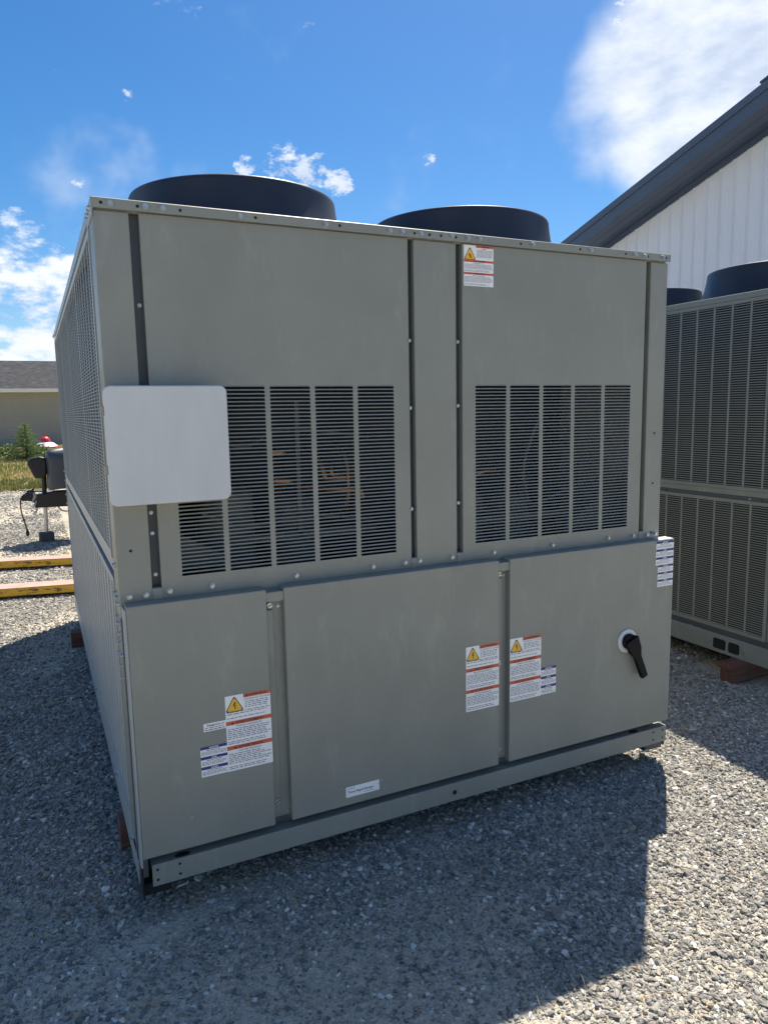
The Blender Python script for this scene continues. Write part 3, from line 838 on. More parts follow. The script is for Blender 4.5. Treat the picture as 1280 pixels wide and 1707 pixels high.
# --- rotary isolator on the right door
iso = MB()
cx, cz = 2.014, 0.625
def ring(mb, rad, y0, y1, n=36, top=1.0, m_=None):
    mb.prism([(cx + rad * math.cos(2 * math.pi * q / n), cz + rad * math.sin(2 * math.pi * q / n)) for q in range(n)], 'y', y0, y1, m_)
ring(iso, 0.051, YD - 0.008, YD + 0.001)
iso_o = iso.build('isolator_plate', KNOBW, door_r, bevel=0.002)
hd = MB()
ring(hd, 0.034, YD - 0.026, YD - 0.0081, 28)
a0 = Vector((cx - 0.002, cz + 0.014)); a1 = Vector((cx + 0.074, cz - 0.160)); dv = (a1 - a0).normalized(); nv = Vector((-dv.y, dv.x))
ks = [(0.0, 0.034), (0.055, 0.030), (0.085, 0.0175), (0.125, 0.015), (0.127, 0.0165), (0.193, 0.0155)]
prof = [a0 + dv * s1 + nv * w1 for s1, w1 in ks] + [a0 + dv * s1 - nv * w1 for s1, w1 in reversed(ks)]
hd.prism([(p[0], p[1]) for p in prof], 'y', YD - 0.040, YD - 0.020)
hd.build('handle', KNOBB, iso_o, bevel=0.004)

# --- base rail
br = MB()
br.prism([(-0.054, 0.117), (-0.054, 0.187), (-0.052, 0.189), (0.03, 0.189), (0.03, 0.185), (-0.049, 0.185), (-0.050, 0.117)], 'x', 0.036, 2.267)
base = br.build('base_rail', PAINT, chiller)
for x_, z_ in ((0.052, 0.137), (0.052, 0.172), (0.122, 0.137), (0.122, 0.172), (2.245, 0.137), (2.245, 0.172), (2.19, 0.137), (2.19, 0.172)):
    put('bolt_hole', HOLE, base, (x_, -0.0545, z_))
big = MB(); big.poly([(0.0095 * math.cos(2 * math.pi * q / 20), -0.0006, 0.0095 * math.sin(2 * math.pi * q / 20)) for q in range(20)])
put('rail_hole', big.mesh('rail_hole', BLACK, fix=False), base, (1.16, -0.0545, 0.152))
for x_ in (0.135, 2.09):
    mb = MB(); mb.poly([(x_ + 0.026 * math.cos(2 * math.pi * q / 20), -0.034 + 0.013 * math.sin(2 * math.pi * q / 20), 0.1896) for q in range(20)])
    mb.build('drain_hole', BLACK, base, fix=False)
for sx, x0, x1 in ((-1, 0.004, 0.10), (1, 2.155, 2.266)):
    cbm = MB()
    if sx < 0:
        cbm.box(0.004, 0.009, -0.052, 0.10, 0.076, 0.186)
    else:
        cbm.box(2.2685, 2.273, -0.040, 0.10, 0.09, 0.186)
    cbm.box(x0 + 0.006, x1 - 0.004, -0.034, 0.06, 0.080, 0.12)
    cbm.build('corner_bracket', BLACK if sx < 0 else DARKPAINT, chiller)
    fr = MB(); xx = 0.115 if sx < 0 else 2.14
    fr.tube([(xx - 0.03, -0.040, 0.112), (xx + 0.03, -0.040, 0.112), (xx + 0.03, -0.040, 0.088), (xx, -0.040, 0.085)], 0.004, 6); fr.build('lifting_clip', ZINC, chiller)

# --- left side: guards, mid rail, base channel
side_guard(chiller, 0.0, 0.134, 3.74, 1.165, 2.184, 0.0118, 0.1215, 'coil_guard', wide=(0.98, 1.88, 2.76))
side_guard(chiller, 0.0, 0.130, 3.70, 0.245, 1.100, 0.0118, 0.1215, 'coil_guard', wide=(1.04, 1.93, 2.85), barw=0.052)
rbox('middle_rail', chiller, 0.000, 0.02, 0.129, L - 0.03, 1.122, 1.163, PAINT_SIDE, 0.002)
rbox('rear_post', chiller, 0.0, 0.03, 3.745, L - 0.021, 0.19, 2.2, PAINT_SIDE, 0.003)
sb = MB(); sb.prism([(0.0, 0.105), (0.0, 0.225), (0.002, 0.23), (0.03, 0.23), (0.03, 0.105)], 'y', 0.002, L)
side_base = sb.build('side_base_channel', PAINT_SIDE, chiller)
rbox('side_door_edge', chiller, 0.0035, 0.0100, -0.055, 0.001, 0.19, 1.035, PAINT_SIDE, 0.001)
for y_, z_ in ((0.06, 1.155), (0.085, 1.060), (0.052, 1.052), (0.018, 1.040), (0.075, 0.985), (0.043, 0.972), (0.082, 0.925), (0.02, 0.945), (0.05, 0.905), (0.083, 0.865), (0.015, 0.875), (0.05, 0.83), (0.02, 0.80)):
    put('bolt', SIDEBOLT, chiller, (-0.0002, y_, z_), R(-90))
for y_, z_ in ((3.79, 1.20), (3.79, 1.13), (3.79, 1.02), (3.79, 0.95), (0.10, 0.215), (0.6, 0.21), (1.6, 0.21)):
    put('bolt', SIDEBOLT, chiller, (-0.0002, y_, z_), R(-90))

# --- fans on the deck
for row in range(3):
    for cx_ in (0.594, 1.646):
        fan(chiller, cx_, 0.683 + 1.10 * row)

# --- white enclosure hung on the left post
def rrect(x0, x1, z0, z1, rad, n=6):
    pts = []
    for cx_, cz_, a0_ in ((x1 - rad, z1 - rad, 0), (x0 + rad, z1 - rad, 90), (x0 + rad, z0 + rad, 180), (x1 - rad, z0 + rad, 270)):
        for k in range(n + 1):
            a_ = R(a0_ + 90 * k / n); pts.append((cx_ + rad * math.cos(a_), cz_ + rad * math.sin(a_)))
    return pts
bxm = MB(); bxm.prism(rrect(-0.006, 0.328, 1.364, 1.694, 0.024), 'y', -0.082, -0.002)
encl = bxm.build('enclosure', BOXWHITE, chiller, bevel=0.002)
lid = MB(); lid.prism(rrect(-0.0145, 0.3385, 1.3555, 1.7025, 0.022, 8), 'y', -0.100, -0.0821)
lid_o = lid.build('lid', BOXWHITE, encl, bevel=0.0045)
for z_ in (1.632, 1.462):
    lt = MB(); lt.box(-0.0230, -0.0146, -0.098, -0.060, z_ - 0.014, z_ + 0.014); lt.build('latch', LATCH, encl, bevel=0.002)

# --- stickers
def text_geo(s, size, align='CENTER', bold=0.0):
    cu = bpy.data.curves.new('tmp', 'FONT'); cu.body = s; cu.size = size; cu.align_x = align; cu.resolution_u = 2; cu.offset = bold
    ob = bpy.data.objects.new('tmp', cu); C.objects.link(ob)
    dg = bpy.context.evaluated_depsgraph_get()
    me_ = bpy.data.meshes.new_from_object(ob.evaluated_get(dg))
    vs_ = [tuple(v.co) for v in me_.vertices]; fs_ = [tuple(p.vertices) for p in me_.polygons]
    bpy.data.objects.remove(ob); bpy.data.curves.remove(cu); bpy.data.meshes.remove(me_)
    return vs_, fs_
class Label:
    def __init__(s, x0, z0, x1, z1, y):
        s.mb = MB(); s.x0, s.z0, s.x1, s.z1, s.y = x0, z0, x1, z1, y
        s.w, s.h = x1 - x0, z1 - z0
        s.mb.box(x0, x1, y - 0.0006, y + 0.0002, z0, z1, L_WHITE)
    def quad(s, u0, v0, u1, v1, m_, lay=1):
        yy = s.y - 0.0006 - 0.0003 * lay
        s.mb.poly([(s.x0 + u0, yy, s.z0 + v0), (s.x0 + u1, yy, s.z0 + v0), (s.x0 + u1, yy, s.z0 + v1), (s.x0 + u0, yy, s.z0 + v1)], m_)
    def shape(s, pts, m_, lay=1):
        yy = s.y - 0.0006 - 0.0003 * lay
        s.mb.poly([(s.x0 + u, yy, s.z0 + v) for u, v in pts], m_)
    def text(s, st, u, v, size, m_, align='CENTER', lay=2, bold=0.0, sx=1.0):
        vs_, fs_ = text_geo(st, size, align, bold); i = len(s.mb.v); yy = s.y - 0.0006 - 0.0003 * lay; k = s.mb.mat(m_)
        s.mb.v += [(s.x0 + u + a * sx, yy, s.z0 + v + b_) for a, b_, c_ in vs_]; s.mb.f += [tuple(i + q for q in f_) for f_ in fs_]; s.mb.mi += [k] * len(fs_)
    def print_block(s, u0, v0, u1, v1, lh, m_=None):
        v = v1 - lh
        while v > v0:
            u = u0; end = u1 - random.choice((0, 0, 0.03, 0.08, 0.3)) * (u1 - u0) * random.random()
            while u < end - lh * 0.5:
                wl_ = lh * random.uniform(0.7, 3.2)
                s.quad(u, v + lh * 0.12, min(u + wl_, end), v + lh * 0.60, m_ or L_GREY); u += wl_ + lh * 0.55
            v -= lh
    def triangle(s, cu_, cv, size, kind):
        def tri(k):
            pts = []
            for a0_ in (90, 210, 330):
                c_ = Vector((cu_ + (size * k) * math.cos(R(a0_)), cv + (size * k) * math.sin(R(a0_))))
                for d_ in (-50, 0, 50):
                    pts.append((c_.x + size * 0.16 * math.cos(R(a0_ + d_)), c_.y + size * 0.16 * math.sin(R(a0_ + d_))))
            return pts
        s.shape(tri(0.90), L_BLACK, 1); s.shape(tri(0.73), L_YEL, 2)
        q = size
        if kind == 'bolt':
            s.shape([(cu_ + q * a, cv + q * b_) for a, b_ in ((0.02, 0.52), (-0.20, 0.02), (0.0, 0.10), (0.16, 0.40))], L_BLACK, 3)
            s.shape([(cu_ + q * a, cv + q * b_) for a, b_ in ((0.22, 0.16), (-0.02, 0.06), (0.05, -0.22), (0.10, -0.05))], L_BLACK, 3)
            s.shape([(cu_ + q * a, cv + q * b_) for a, b_ in ((0.14, -0.15), (0.02, -0.38), (-0.06, -0.14))], L_BLACK, 3)
        else:
            for (a, b_), (c_, d_), w_ in (((-0.22, 0.20), (-0.05, -0.08), 0.05), ((-0.05, -0.08), (0.08, -0.26), 0.08), ((0.08, -0.26), (0.38, -0.33), 0.05), ((-0.08, 0.02), (0.16, 0.16), 0.04), ((0.02, -0.12), (0.22, -0.06), 0.05), ((-0.12, 0.02), (-0.02, 0.22), 0.04)):
                d2 = Vector((c_ - a, d_ - b_)).normalized(); n2 = Vector((-d2.y, d2.x)) * w_
                s.shape([(cu_ + q * (a + n2.x), cv + q * (b_ + n2.y)), (cu_ + q * (c_ + n2.x), cv + q * (d_ + n2.y)), (cu_ + q * (c_ - n2.x), cv + q * (d_ - n2.y)), (cu_ + q * (a - n2.x), cv + q * (b_ - n2.y))], L_BLACK, 3)
    def build(s, name, parent, label):
        o = s.mb.build(name, None, parent, fix=False)
        o['label'] = label
        return o
def warn_label(parent, x0, z0, x1, z1, y, kind, heads, label):
    lb = Label(x0, z0, x1, z1, y); w, h = lb.w, lb.h
    bar = h * 0.052; m_ = w * 0.03; tw = w * 0.40; lh = h * 0.0245
    secs = [h, h * 0.665, h * 0.335] if kind == 'bolt' else [h, h * 0.64, h * 0.335]
    names = ('WARNING', 'AVERTISSEMENT', 'ADVERTENCIA')
    for k in range(3):
        top = secs[k]; bot = secs[k + 1] if k < 2 else 0.0
        u0 = tw if k == 0 else 0.0
        lb.quad(u0, top - bar, w, top, L_RED, 1)
        lb.text(names[k], (u0 + w) / 2 + w * 0.02, top - bar * 0.84, bar * 0.95, L_BLACK, bold=0.0002)
        lb.shape([((u0 + w) / 2 - w * (0.11 + 0.022 * len(names[k])) + a * bar, top - bar * 0.85 + b_ * bar) for a, b_ in ((0, 0), (0.8, 0), (0.4, 0.7))], L_BLACK, 2)
        if heads[k]:
            lb.text(heads[k], (u0 + w) / 2, top - bar - lh * 1.35, lh * 1.25, L_BLACK)
        else:
            lb.print_block(u0 + (w - u0) * 0.3, top - bar - lh * 1.5, w - (w - u0) * 0.3, top - bar - lh * 0.4, lh, L_BLACK)
        y_top = top - bar - lh * 1.7
        if k == 0:
            th = h * 0.205 if kind == 'bolt' else h * 0.30
            lb.print_block(tw + m_, top - th, w - m_, y_top, lh)
            if kind == 'bolt':
                lb.print_block(m_, bot + lh * 2.6, w - m_, top - th, lh); lb.print_block(m_, bot + lh * 0.3, w * 0.86, bot + lh * 2.2, lh)
            lb.triangle(tw * 0.5, h - tw * (0.62 if kind == 'bolt' else 0.70), tw * 0.50, kind)
        else:
            lb.print_block(m_, bot + lh * 3.4, w - m_, y_top, lh); lb.print_block(m_, bot + lh * 0.6, w * 0.86, bot + lh * 2.9, lh)
    return lb.build('warning_label', parent, label)
def notice_label(parent, x0, z0, x1, z1, y, label):
    lb = Label(x0, z0, x1, z1, y); w, h = lb.w, lb.h; bar = h * 0.095; lh = h * 0.040
    for k, nm in enumerate(('NOTICE', 'AVIS', 'AVISO')):
        top = h - k * h / 3; bot = top - h / 3
        lb.quad(0, top - bar, w, top, L_BLUE, 1); lb.text(nm, w / 2, top - bar * 0.82, bar * 0.85, L_WHITE, bold=0.0002)
        lb.print_block(w * 0.22, top - bar - lh * 1.5, w * 0.78, top - bar - lh * 0.3, lh, L_BLACK)
        lb.print_block(w * 0.04, bot + lh * 0.4, w * 0.96, top - bar - lh * 1.6, lh)
    return lb.build('notice_label', parent, label)
HV = ('HAZARDOUS VOLTAGE!', 'TENSION DANGEREUSE!', '\u00a1VOLTAJE PELIGROSO!')
warn_label(door_l, 0.294, 0.448, 0.4455, 0.7065, YD, 'bolt', HV, 'white electrical hazard sticker with orange bars at the right edge of the left door')
notice_label(door_l, 0.207, 0.449, 0.2935, 0.5515, YD, 'small white sticker with blue bars on the left door')
warn_label(door_m, 1.211, 0.467, 1.3605, 0.7235, YD, 'bolt', HV, 'white electrical hazard sticker at the right edge of the middle door')
warn_label(door_r, 1.4125, 0.467, 1.562, 0.7245, YD, 'bolt', HV, 'white electrical hazard sticker at the left edge of the right door')
notice_label(door_r, 1.5625, 0.469, 1.638, 0.5825, YD, 'small white sticker with blue bars on the right door')
notice_label(door_r, 2.168, 0.9345, 2.2685, 1.0385, YD, 'white sticker with blue bars at the top corner of the right door')
notice_label(door_r, 2.181, 0.8385, 2.2695, 0.9340, YD, 'lower white sticker with blue bars below the corner one')
wr = MB(); wr.box(2.196, 2.2695, YD + 0.0045, -0.006, Z_PT + 0.0003, Z_PT + 0.0012); wr.build('sticker_flap', L_WHITE, door_r)
warn_label(panel_r, 1.243, 2.060, 1.3695, 2.2025, 0.0, 'fall', (None, None, None), 'white fall hazard sticker with yellow triangle at the top of the right panel')
lb = Label(0.2215, 0.6015, 0.2935, 0.6285, YD)
lb.text('Tracer', 0.010, 0.0165, 0.0095, L_BLACK, 'LEFT', bold=0.0003); lb.print_block(0.036, 0.0165, 0.066, 0.0235, 0.0068, L_GREY)
lb.print_block(0.004, 0.0085, 0.068, 0.0150, 0.0052); lb.print_block(0.004, 0.002, 0.068, 0.0085, 0.0056, L_BLACK)
lb.build('name_label', door_l, 'narrow white name sticker beside the hazard sticker')
lb = Label(0.7075, 0.2475, 0.8385, 0.2865, YD)
lb.print_block(0.006, 0.029, 0.040, 0.0355, 0.0055)
lb.text('Trane Rapid Restart', 0.006, 0.0150, 0.0128, L_BLACK, 'LEFT', bold=0.00012, sx=0.98); lb.text('TM', 0.122, 0.0235, 0.0045, L_BLACK, 'LEFT')
lb.print_block(0.070, 0.0055, 0.105, 0.0115, 0.0052); lb.print_block(0.108, 0.002, 0.126, 0.0055, 0.0032)
lb.build('name_label', door_m, 'white name sticker low on the middle door')

# ================================================================== NEIGHBOUR CHILLER
X2, Y2 = 3.48, 0.20
nb = empty('packaged_chiller', (X2, Y2, 0), 'shaded grey chiller at the right with dark louvred coil guards', 'chiller')
side_guard(nb, 0.0, 0.10, 3.74, 1.118, 2.205, 0.0137, 0.1235, 'coil_guard', frame=0.022, mat=PAINT, frac=0.36)
side_guard(nb, 0.0, 0.165, 3.70, 0.262, 1.062, 0.0137, 0.1235, 'coil_guard', frame=0.022, mat=PAINT, frac=0.36)
tr_ = MB(); tr_.prism([(-0.006, 2.206), (0.05, 2.206), (0.05, 2.239), (-0.004, 2.239), (-0.006, 2.237)], 'y', 0, L); tr_.build('top_rail', PAINT, nb)
rbox('middle_rail', nb, 0.0, 0.02, 0.10, L - 0.03, 1.064, 1.086, DARKPAINT, 0.001)
rbox('middle_flange', nb, -0.003, 0.02, 0.10, L - 0.03, 1.087, 1.117, PAINT, 0.001)
for y_ in (0.29, 0.98):
    ck = rbox('clip', nb, -0.006, 0.0, y_ - 0.055, y_ + 0.055, 1.062, 1.085, DARKPAINT, 0.002)
    put('bolt', BOLT_S, ck, (-0.006, y_ + 0.02, 1.075), R(-90))
bs = MB(); bs.prism([(-0.012, 0.117), (-0.012, 0.222), (-0.009, 0.226), (0.03, 0.226), (0.03, 0.117)], 'y', 0.0, L)
nbb = bs.build('base_rail', PAINT, nb)
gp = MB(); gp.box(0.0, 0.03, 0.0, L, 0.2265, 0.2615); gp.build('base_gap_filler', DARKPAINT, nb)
for y0_, y1_ in ((0.418, 0.508), (0.322, 0.400)):
    pts = rrect(y0_, y1_, 0.137, 0.202, 0.014, 4)
    pm = MB(); pm.poly([(-0.0126, a, c_) for a, c_ in pts]); pm.build('lifting_pocket', BLACK, nbb, fix=False)
for y_, z_ in ((0.535, 0.176), (0.300, 0.163)):
    put('bolt', BOLT, nbb, (-0.012, y_, z_), R(-90))
for y_ in (0.62, 0.68):
    put('bolt', BOLT_S, nbb, (-0.004, y_, 0.232), rot=(R(90), 0, 0))
rbox('corner_post', nb, 0.0, 0.10, 0.0, 0.098, 0.228, 2.2055, PAINT, 0.004)
rbox('lower_post', nb, 0.0005, 0.09, 0.100, 0.160, 0.264, 1.061, PAINT, 0.002)
rbox('front_panel', nb, 0.101, W, 0.004, 0.03, 0.228, 2.2055, PAINT, 0.003)
rbox('right_side_panel', nb, W - 0.03, W, 0.031, L - 0.02, 0.228, 2.2055, PAINT, 0.003)
rbox('back_panel', nb, 0.0, W, L - 0.019, L, 0.228, 2.2055, PAINT, 0.003)
rbox('top_deck', nb, 0.051, W, 0.0, L, 2.206, 2.2375, PAINT, 0.002)
rbox('floor_pan', nb, 0.031, W, 0.0, L, 0.13, 0.2, DARKPAINT, 0)
for row in range(2):
    for cx_ in (0.594, 1.646):
        fan(nb, cx_, 0.66 + 1.10 * row)

# ================================================================== TIMBERS
def timber(name, x0, x1, y0, y1, z0, z1, label, cap=None, rz=0.0):
    o = empty(name, ((x0 + x1) / 2, (y0 + y1) / 2, 0), label, 'timber', 'timbers under the chillers', rz)
    hx, hy = (x1 - x0) / 2, (y1 - y0) / 2
    mb = MB(); mb.box(-hx, hx, -hy, hy, z0, z1); mb.build('beam', WOOD, o, bevel=0.005)
    if cap:
        mb = MB(); mb.box(-hx - cap[0], hx, -hy - cap[0], hy + cap[0], z1 + 0.0005, cap[1]); mb.build('cap_plank', WOOD, o, bevel=0.004)
    return o
timber('timber_block', -0.022, 2.26, 0.39, 0.49, -0.02, 0.104, 'brown timber end under the left edge of the near chiller, by its front corner')
timber('timber_block', -0.070, 2.26, 3.10, 3.20, -0.02, 0.104, 'brown timber end under the left edge of the near chiller, far back')
timber('timber_block', 3.345, 5.7, 0.46, 0.55, -0.02, 0.080, 'brown timber with a plank on top under the shaded right chiller', (0.012, 0.116))

# ================================================================== GABLE BUILDING (right)
XB, YR, SL = 9.0, 4.25, 0.292
ZWALL = 5.408                                    # wall top at the ridge line
WHITEMETAL = simple('white_wall_sheet', (0.72, 0.76, 0.84), 0.42, 0, 0.03, 1.5)
ROOFM = simple('slate_trim', (0.066, 0.095, 0.155), 0.42, 0, 0.06, 2)
ROOFS = simple('slate_roof_sheet', (0.10, 0.115, 0.145), 0.45, 0, 0.05, 2)
shed = empty('metal_shed', (XB, YR, 0), 'white metal-clad building with dark slate gable roof at the upper right', 'building')
def ztop(y):
    return ZWALL - SL * abs(y)                   # y relative to the ridge
RIB = 0.229
HALF = 7.0
npan = int(2 * HALF / (RIB * 4))
for k in range(npan + 1):
    a = -HALF + k * RIB * 4; b_ = min(a + RIB * 4, HALF)
    if a >= HALF - 0.05:
        break
    prof = []
    nr = int(round((b_ - a) / RIB))
    for j in range(max(nr, 1)):
        y0_ = a + j * RIB
        prof += [(y0_, -0.030), (y0_ + 0.012, -0.030), (y0_ + 0.030, 0.0), (y0_ + 0.085, 0.0), (y0_ + 0.090, -0.003), (y0_ + 0.100, -0.003), (y0_ + 0.105, 0.0),
                 (y0_ + 0.148, 0.0), (y0_ + 0.153, -0.003), (y0_ + 0.163, -0.003), (y0_ + 0.168, 0.0), (y0_ + 0.205, 0.0), (y0_ + 0.225, -0.030)]
    prof.append((b_ - 0.0015, -0.030))
    prof = [(min(p[0], HALF), p[1]) for p in prof]
    mb = MB()
    for j in range(len(prof) - 1):
        (ya, xa), (yb, xb) = prof[j], prof[j + 1]
        if yb - ya < 1e-5:
            continue
        mb.poly([(xa, ya, 0.1), (xb, yb, 0.1), (xb, yb, ztop(yb)), (xa, ya, ztop(ya))])
    pn = mb.build('wall_sheet', WHITEMETAL, shed, fix=False)
scr_ = bolt_mesh(0.012, 0.007, 0.009)
scr_.materials.clear(); scr_.materials.append(WHITEMETAL)
for z_ in (1.0, 2.2, 3.4, 4.3):
    for k in range(int(2 * HALF / RIB)):
        y_ = -HALF + k * RIB + 0.055
        if z_ < ztop(y_) - 0.2 and y_ > -1.0 and y_ < 4.0 and z_ > 2.5:
            put('sheet_screw', scr_, shed, (-0.001, y_, z_), R(-90))
DEEP = 16.0
wl2 = MB(); wl2.box(0.02, DEEP, -HALF, -HALF + 0.05, 0.0, ztop(HALF)); wl2.build('side_wall', WHITEMETAL, shed)
wl2 = MB(); wl2.box(0.02, DEEP, HALF - 0.05, HALF, 0.0, ztop(HALF)); wl2.build('side_wall', WHITEMETAL, shed)
wl2 = MB(); wl2.prism([(-HALF, 0), (HALF, 0), (HALF, ztop(HALF)), (0, ztop(0)), (-HALF, ztop(HALF))], 'x', 0.03, 0.06); wl2.build('gable_backing', WHITEMETAL, shed)
rbox('plinth', shed, -0.06, 0.0, -HALF, HALF, -0.02, 0.1, simple('concrete', (0.32, 0.31, 0.29), 0.9, 0, 0.15, 3), 0)
OV = 0.56; EV = HALF + 0.5
for sgn in (1, -1):
    f = lambda y_, dz: (sgn * y_, ZWALL - SL * y_ + dz)
    mb = MB(); mb.prism([f(0, 0.15), f(EV, 0.15), f(EV, 0.23), f(0, 0.23)], 'x', -OV + 0.03, DEEP); rf_ = mb.build('roof', ROOFS, shed)
    mb = MB(); mb.prism([f(0, -0.015), f(EV, -0.015), f(EV, 0.245), f(0, 0.245)], 'x', -OV, -OV + 0.028); mb.build('rake_fascia', ROOFM, rf_)
    mb = MB(); mb.prism([f(0, 0.155), f(EV, 0.155), f(EV, 0.262), f(0, 0.262)], 'x', -OV - 0.022, -OV - 0.001); mb.build('rake_trim', ROOFM, rf_)
    x_ = -OV + 0.03
    for k in range(3):
        w_ = (OV - 0.035) / 3
        mb = MB(); mb.prism([f(0, -0.004), f(EV, -0.004), f(EV, 0.012), f(0, 0.012)], 'x', x_, x_ + w_ - 0.008); mb.build('soffit_board', ROOFM, rf_, bevel=0.002)
        x_ += w_
    mb = MB(); mb.prism([f(0, 0.02), f(EV, 0.02), f(EV, 0.03), f(0, 0.03)], 'x', -OV + 0.03, 0.0); mb.build('soffit_backing', DARKPAINT, rf_)
    mb = MB(); mb.prism([f(0.0, -0.09), f(EV - 0.5, -0.09), f(EV - 0.5, -0.006), f(0.0, -0.006)], 'x', -0.045, -0.021); mb.build('wall_trim', ROOFM, rf_)
rc = MB(); rc.prism([(0.0, ZWALL + 0.302), (-0.22, ZWALL + 0.238), (-0.22, ZWALL + 0.215), (0.0, ZWALL + 0.28), (0.22, ZWALL + 0.215), (0.22, ZWALL + 0.238)], 'x', -OV - 0.03, DEEP); rc.build('ridge_cap', ROOFM, shed)

# ================================================================== HOUSE (left, far)
SIDING = simple('tan_siding', (0.31, 0.30, 0.27), 0.7, 0, 0.05, 1.0)
SHINGLE, t, b = new_mat('shingles')
tc = t.nodes.new('ShaderNodeTexCoord')
bk = t.nodes.new('ShaderNodeTexBrick'); bk.inputs['Scale'].default_value = 3.0
bk.inputs['Color1'].default_value = (0.040, 0.042, 0.056, 1); bk.inputs['Color2'].default_value = (0.065, 0.066, 0.082, 1); bk.inputs['Mortar'].default_value = (0.028, 0.028, 0.036, 1)
bk.inputs['Mortar Size'].default_value = 0.012; bk.inputs['Brick Width'].default_value = 0.9; bk.inputs['Row Height'].default_value = 0.42
t.links.new(tc.outputs['Object'], bk.inputs['Vector'])
nn_ = t.nodes.new('ShaderNodeTexNoise'); nn_.inputs['Scale'].default_value = 3; nn_.inputs['Detail'].default_value = 8
t.links.new(tc.outputs['Object'], nn_.inputs['Vector'])
mm_ = t.nodes.new('ShaderNodeMix'); mm_.data_type = 'RGBA'; mm_.blend_type = 'OVERLAY'; mm_.inputs[0].default_value = 0.8
t.links.new(bk.outputs['Color'], mm_.inputs[6]); t.links.new(nn_.outputs['Color'], mm_.inputs[7])
hs_ = t.nodes.new('ShaderNodeHueSaturation'); hs_.inputs['Saturation'].default_value = 0.35
t.links.new(mm_.outputs[2], hs_.inputs['Color']); t.links.new(hs_.outputs['Color'], b.inputs['Base Color'])
b.inputs['Roughness'].default_value = 0.95; b.inputs['Specular IOR Level'].default_value = 0.15
TRIM = simple('white_trim', (0.70, 0.70, 0.68), 0.5)
house = empty('house', (-2, 44.8, 0), 'low tan house with horizontal siding and grey shingle roof at the far left', 'house')
HW = 12.5
mb = MB(); mb.box(-HW, HW, 0.02, 8.5, -0.05, 3.02); mb.build('wall', SIDING, house)
nb_ = 19; ph = 2.98 / nb_
for k in range(nb_):
    z0_ = 0.06 + k * ph
    mb = MB(); mb.prism([(0.019, z0_), (0.019, z0_ + ph), (0.006, z0_ + ph), (-0.030, z0_ + 0.004), (-0.030, z0_)], 'x', -HW, HW); mb.build('siding_board', SIDING, house)
mb = MB(); mb.prism([(-0.45, 3.16), (4.2, 5.02), (8.95, 3.16), (8.95, 3.24), (4.2, 5.10), (-0.45, 3.24)], 'x', -HW - 0.3, HW + 0.3)
rf_ = mb.build('roof', SHINGLE, house)
rbox('fascia', rf_, -HW - 0.3, HW + 0.3, -0.475, -0.451, 3.03, 3.235, TRIM, 0)
rbox('soffit', rf_, -HW - 0.3, HW + 0.3, -0.45, 0.02, 3.03, 3.05, TRIM, 0)
rbox('foundation', house, -HW, HW, -0.03, 0.018, -0.05, 0.055, DARKPAINT, 0)

# ================================================================== PLANTS
def spruce(x, y, h, label):
    o = empty('spruce_tree', (x, y, 0.02), label, 'tree')
    tk = MB(); tk.tube([(0, 0, 0), (0.01, 0, h * 0.5), (0, 0.01, h * 0.93), (0.02, 0, h)], [0.035, 0.022, 0.009, 0.003], 7); tk.build('trunk', BARK, o)
    cr_ = MB(); rnd = random.Random(5)
    for k in range(260):
        u = ((k + rnd.random()) / 260) ** 1.25; z = h * (0.05 + 0.92 * u); ln = (0.50 * (1 - u) ** 0.8 + 0.05) * h * 0.92 * rnd.uniform(0.65, 1.2)
        a = rnd.uniform(0, 6.283); dr = Vector((math.cos(a), math.sin(a), rnd.uniform(0.05, 0.5) * (0.4 + u)))
        nsp = max(5, int(ln / 0.018))
        for q in range(nsp):
            s1 = (q + 1) / nsp; p = Vector((0, 0, z)) + dr * ln * s1 + Vector((0, 0, -0.10 * ln * s1 * s1))
            for e_ in range(3):
                nd = Vector((rnd.gauss(0, 1), rnd.gauss(0, 1), rnd.gauss(0.3, 0.8))).normalized() * rnd.uniform(0.03, 0.06) + dr * 0.02
                sd_ = nd.cross(Vector((rnd.random(), rnd.random(), 0.5))).normalized() * 0.0085
                cr_.poly([p - sd_, p + sd_, p + nd])
    cr_.build('crown', NEEDLE, o, fix=False)
def shrub(x, y, rx, rz, n, label, mat=LEAF, seed=1, lf=0.05):
    o = empty('shrub', (x, y, 0.02), label, 'shrub', 'low shrubs beside the spruce')
    st = MB(); rnd = random.Random(seed); fo = MB()
    for k in range(9):
        a = rnd.uniform(0, 6.28); st.tube([(0, 0, 0), (rx * 0.35 * math.cos(a), rx * 0.35 * math.sin(a), rz * 0.5), (rx * 0.7 * math.cos(a), rx * 0.7 * math.sin(a), rz * rnd.uniform(0.6, 0.95))], [0.012, 0.008, 0.003], 5)
    st.build('stem', BARK, o)
    for k in range(n):
        a = rnd.uniform(0, 6.28); rr_ = math.sqrt(rnd.random()); zz = rnd.random()
        lim = rx * math.sqrt(max(0.05, 1 - zz ** 2.2)) * (0.8 + 0.4 * rnd.random())
        p = Vector((rr_ * lim * math.cos(a), rr_ * lim * math.sin(a), 0.03 + rz * zz * rnd.uniform(0.75, 1.1)))
        n1 = Vector((rnd.gauss(0, 1), rnd.gauss(0, 1), rnd.gauss(0.4, 1))).normalized(); t1 = n1.orthogonal().normalized() * lf * rnd.uniform(0.6, 1.2); t2 = n1.cross(t1) * 0.5
        fo.poly([p - t1, p + t2, p + t1, p - t2])
    fo.build('foliage', mat, o, fix=False)
spruce(-0.47, 27.5, 1.40, 'small green spruce on the lawn in front of the tan house')
shrub(-1.10, 28.2, 0.62, 0.55, 900, 'low leafy shrub left of the small spruce', seed=2)
shrub(-0.02, 27.9, 0.52, 0.52, 800, 'low leafy shrub right of the small spruce', seed=3)
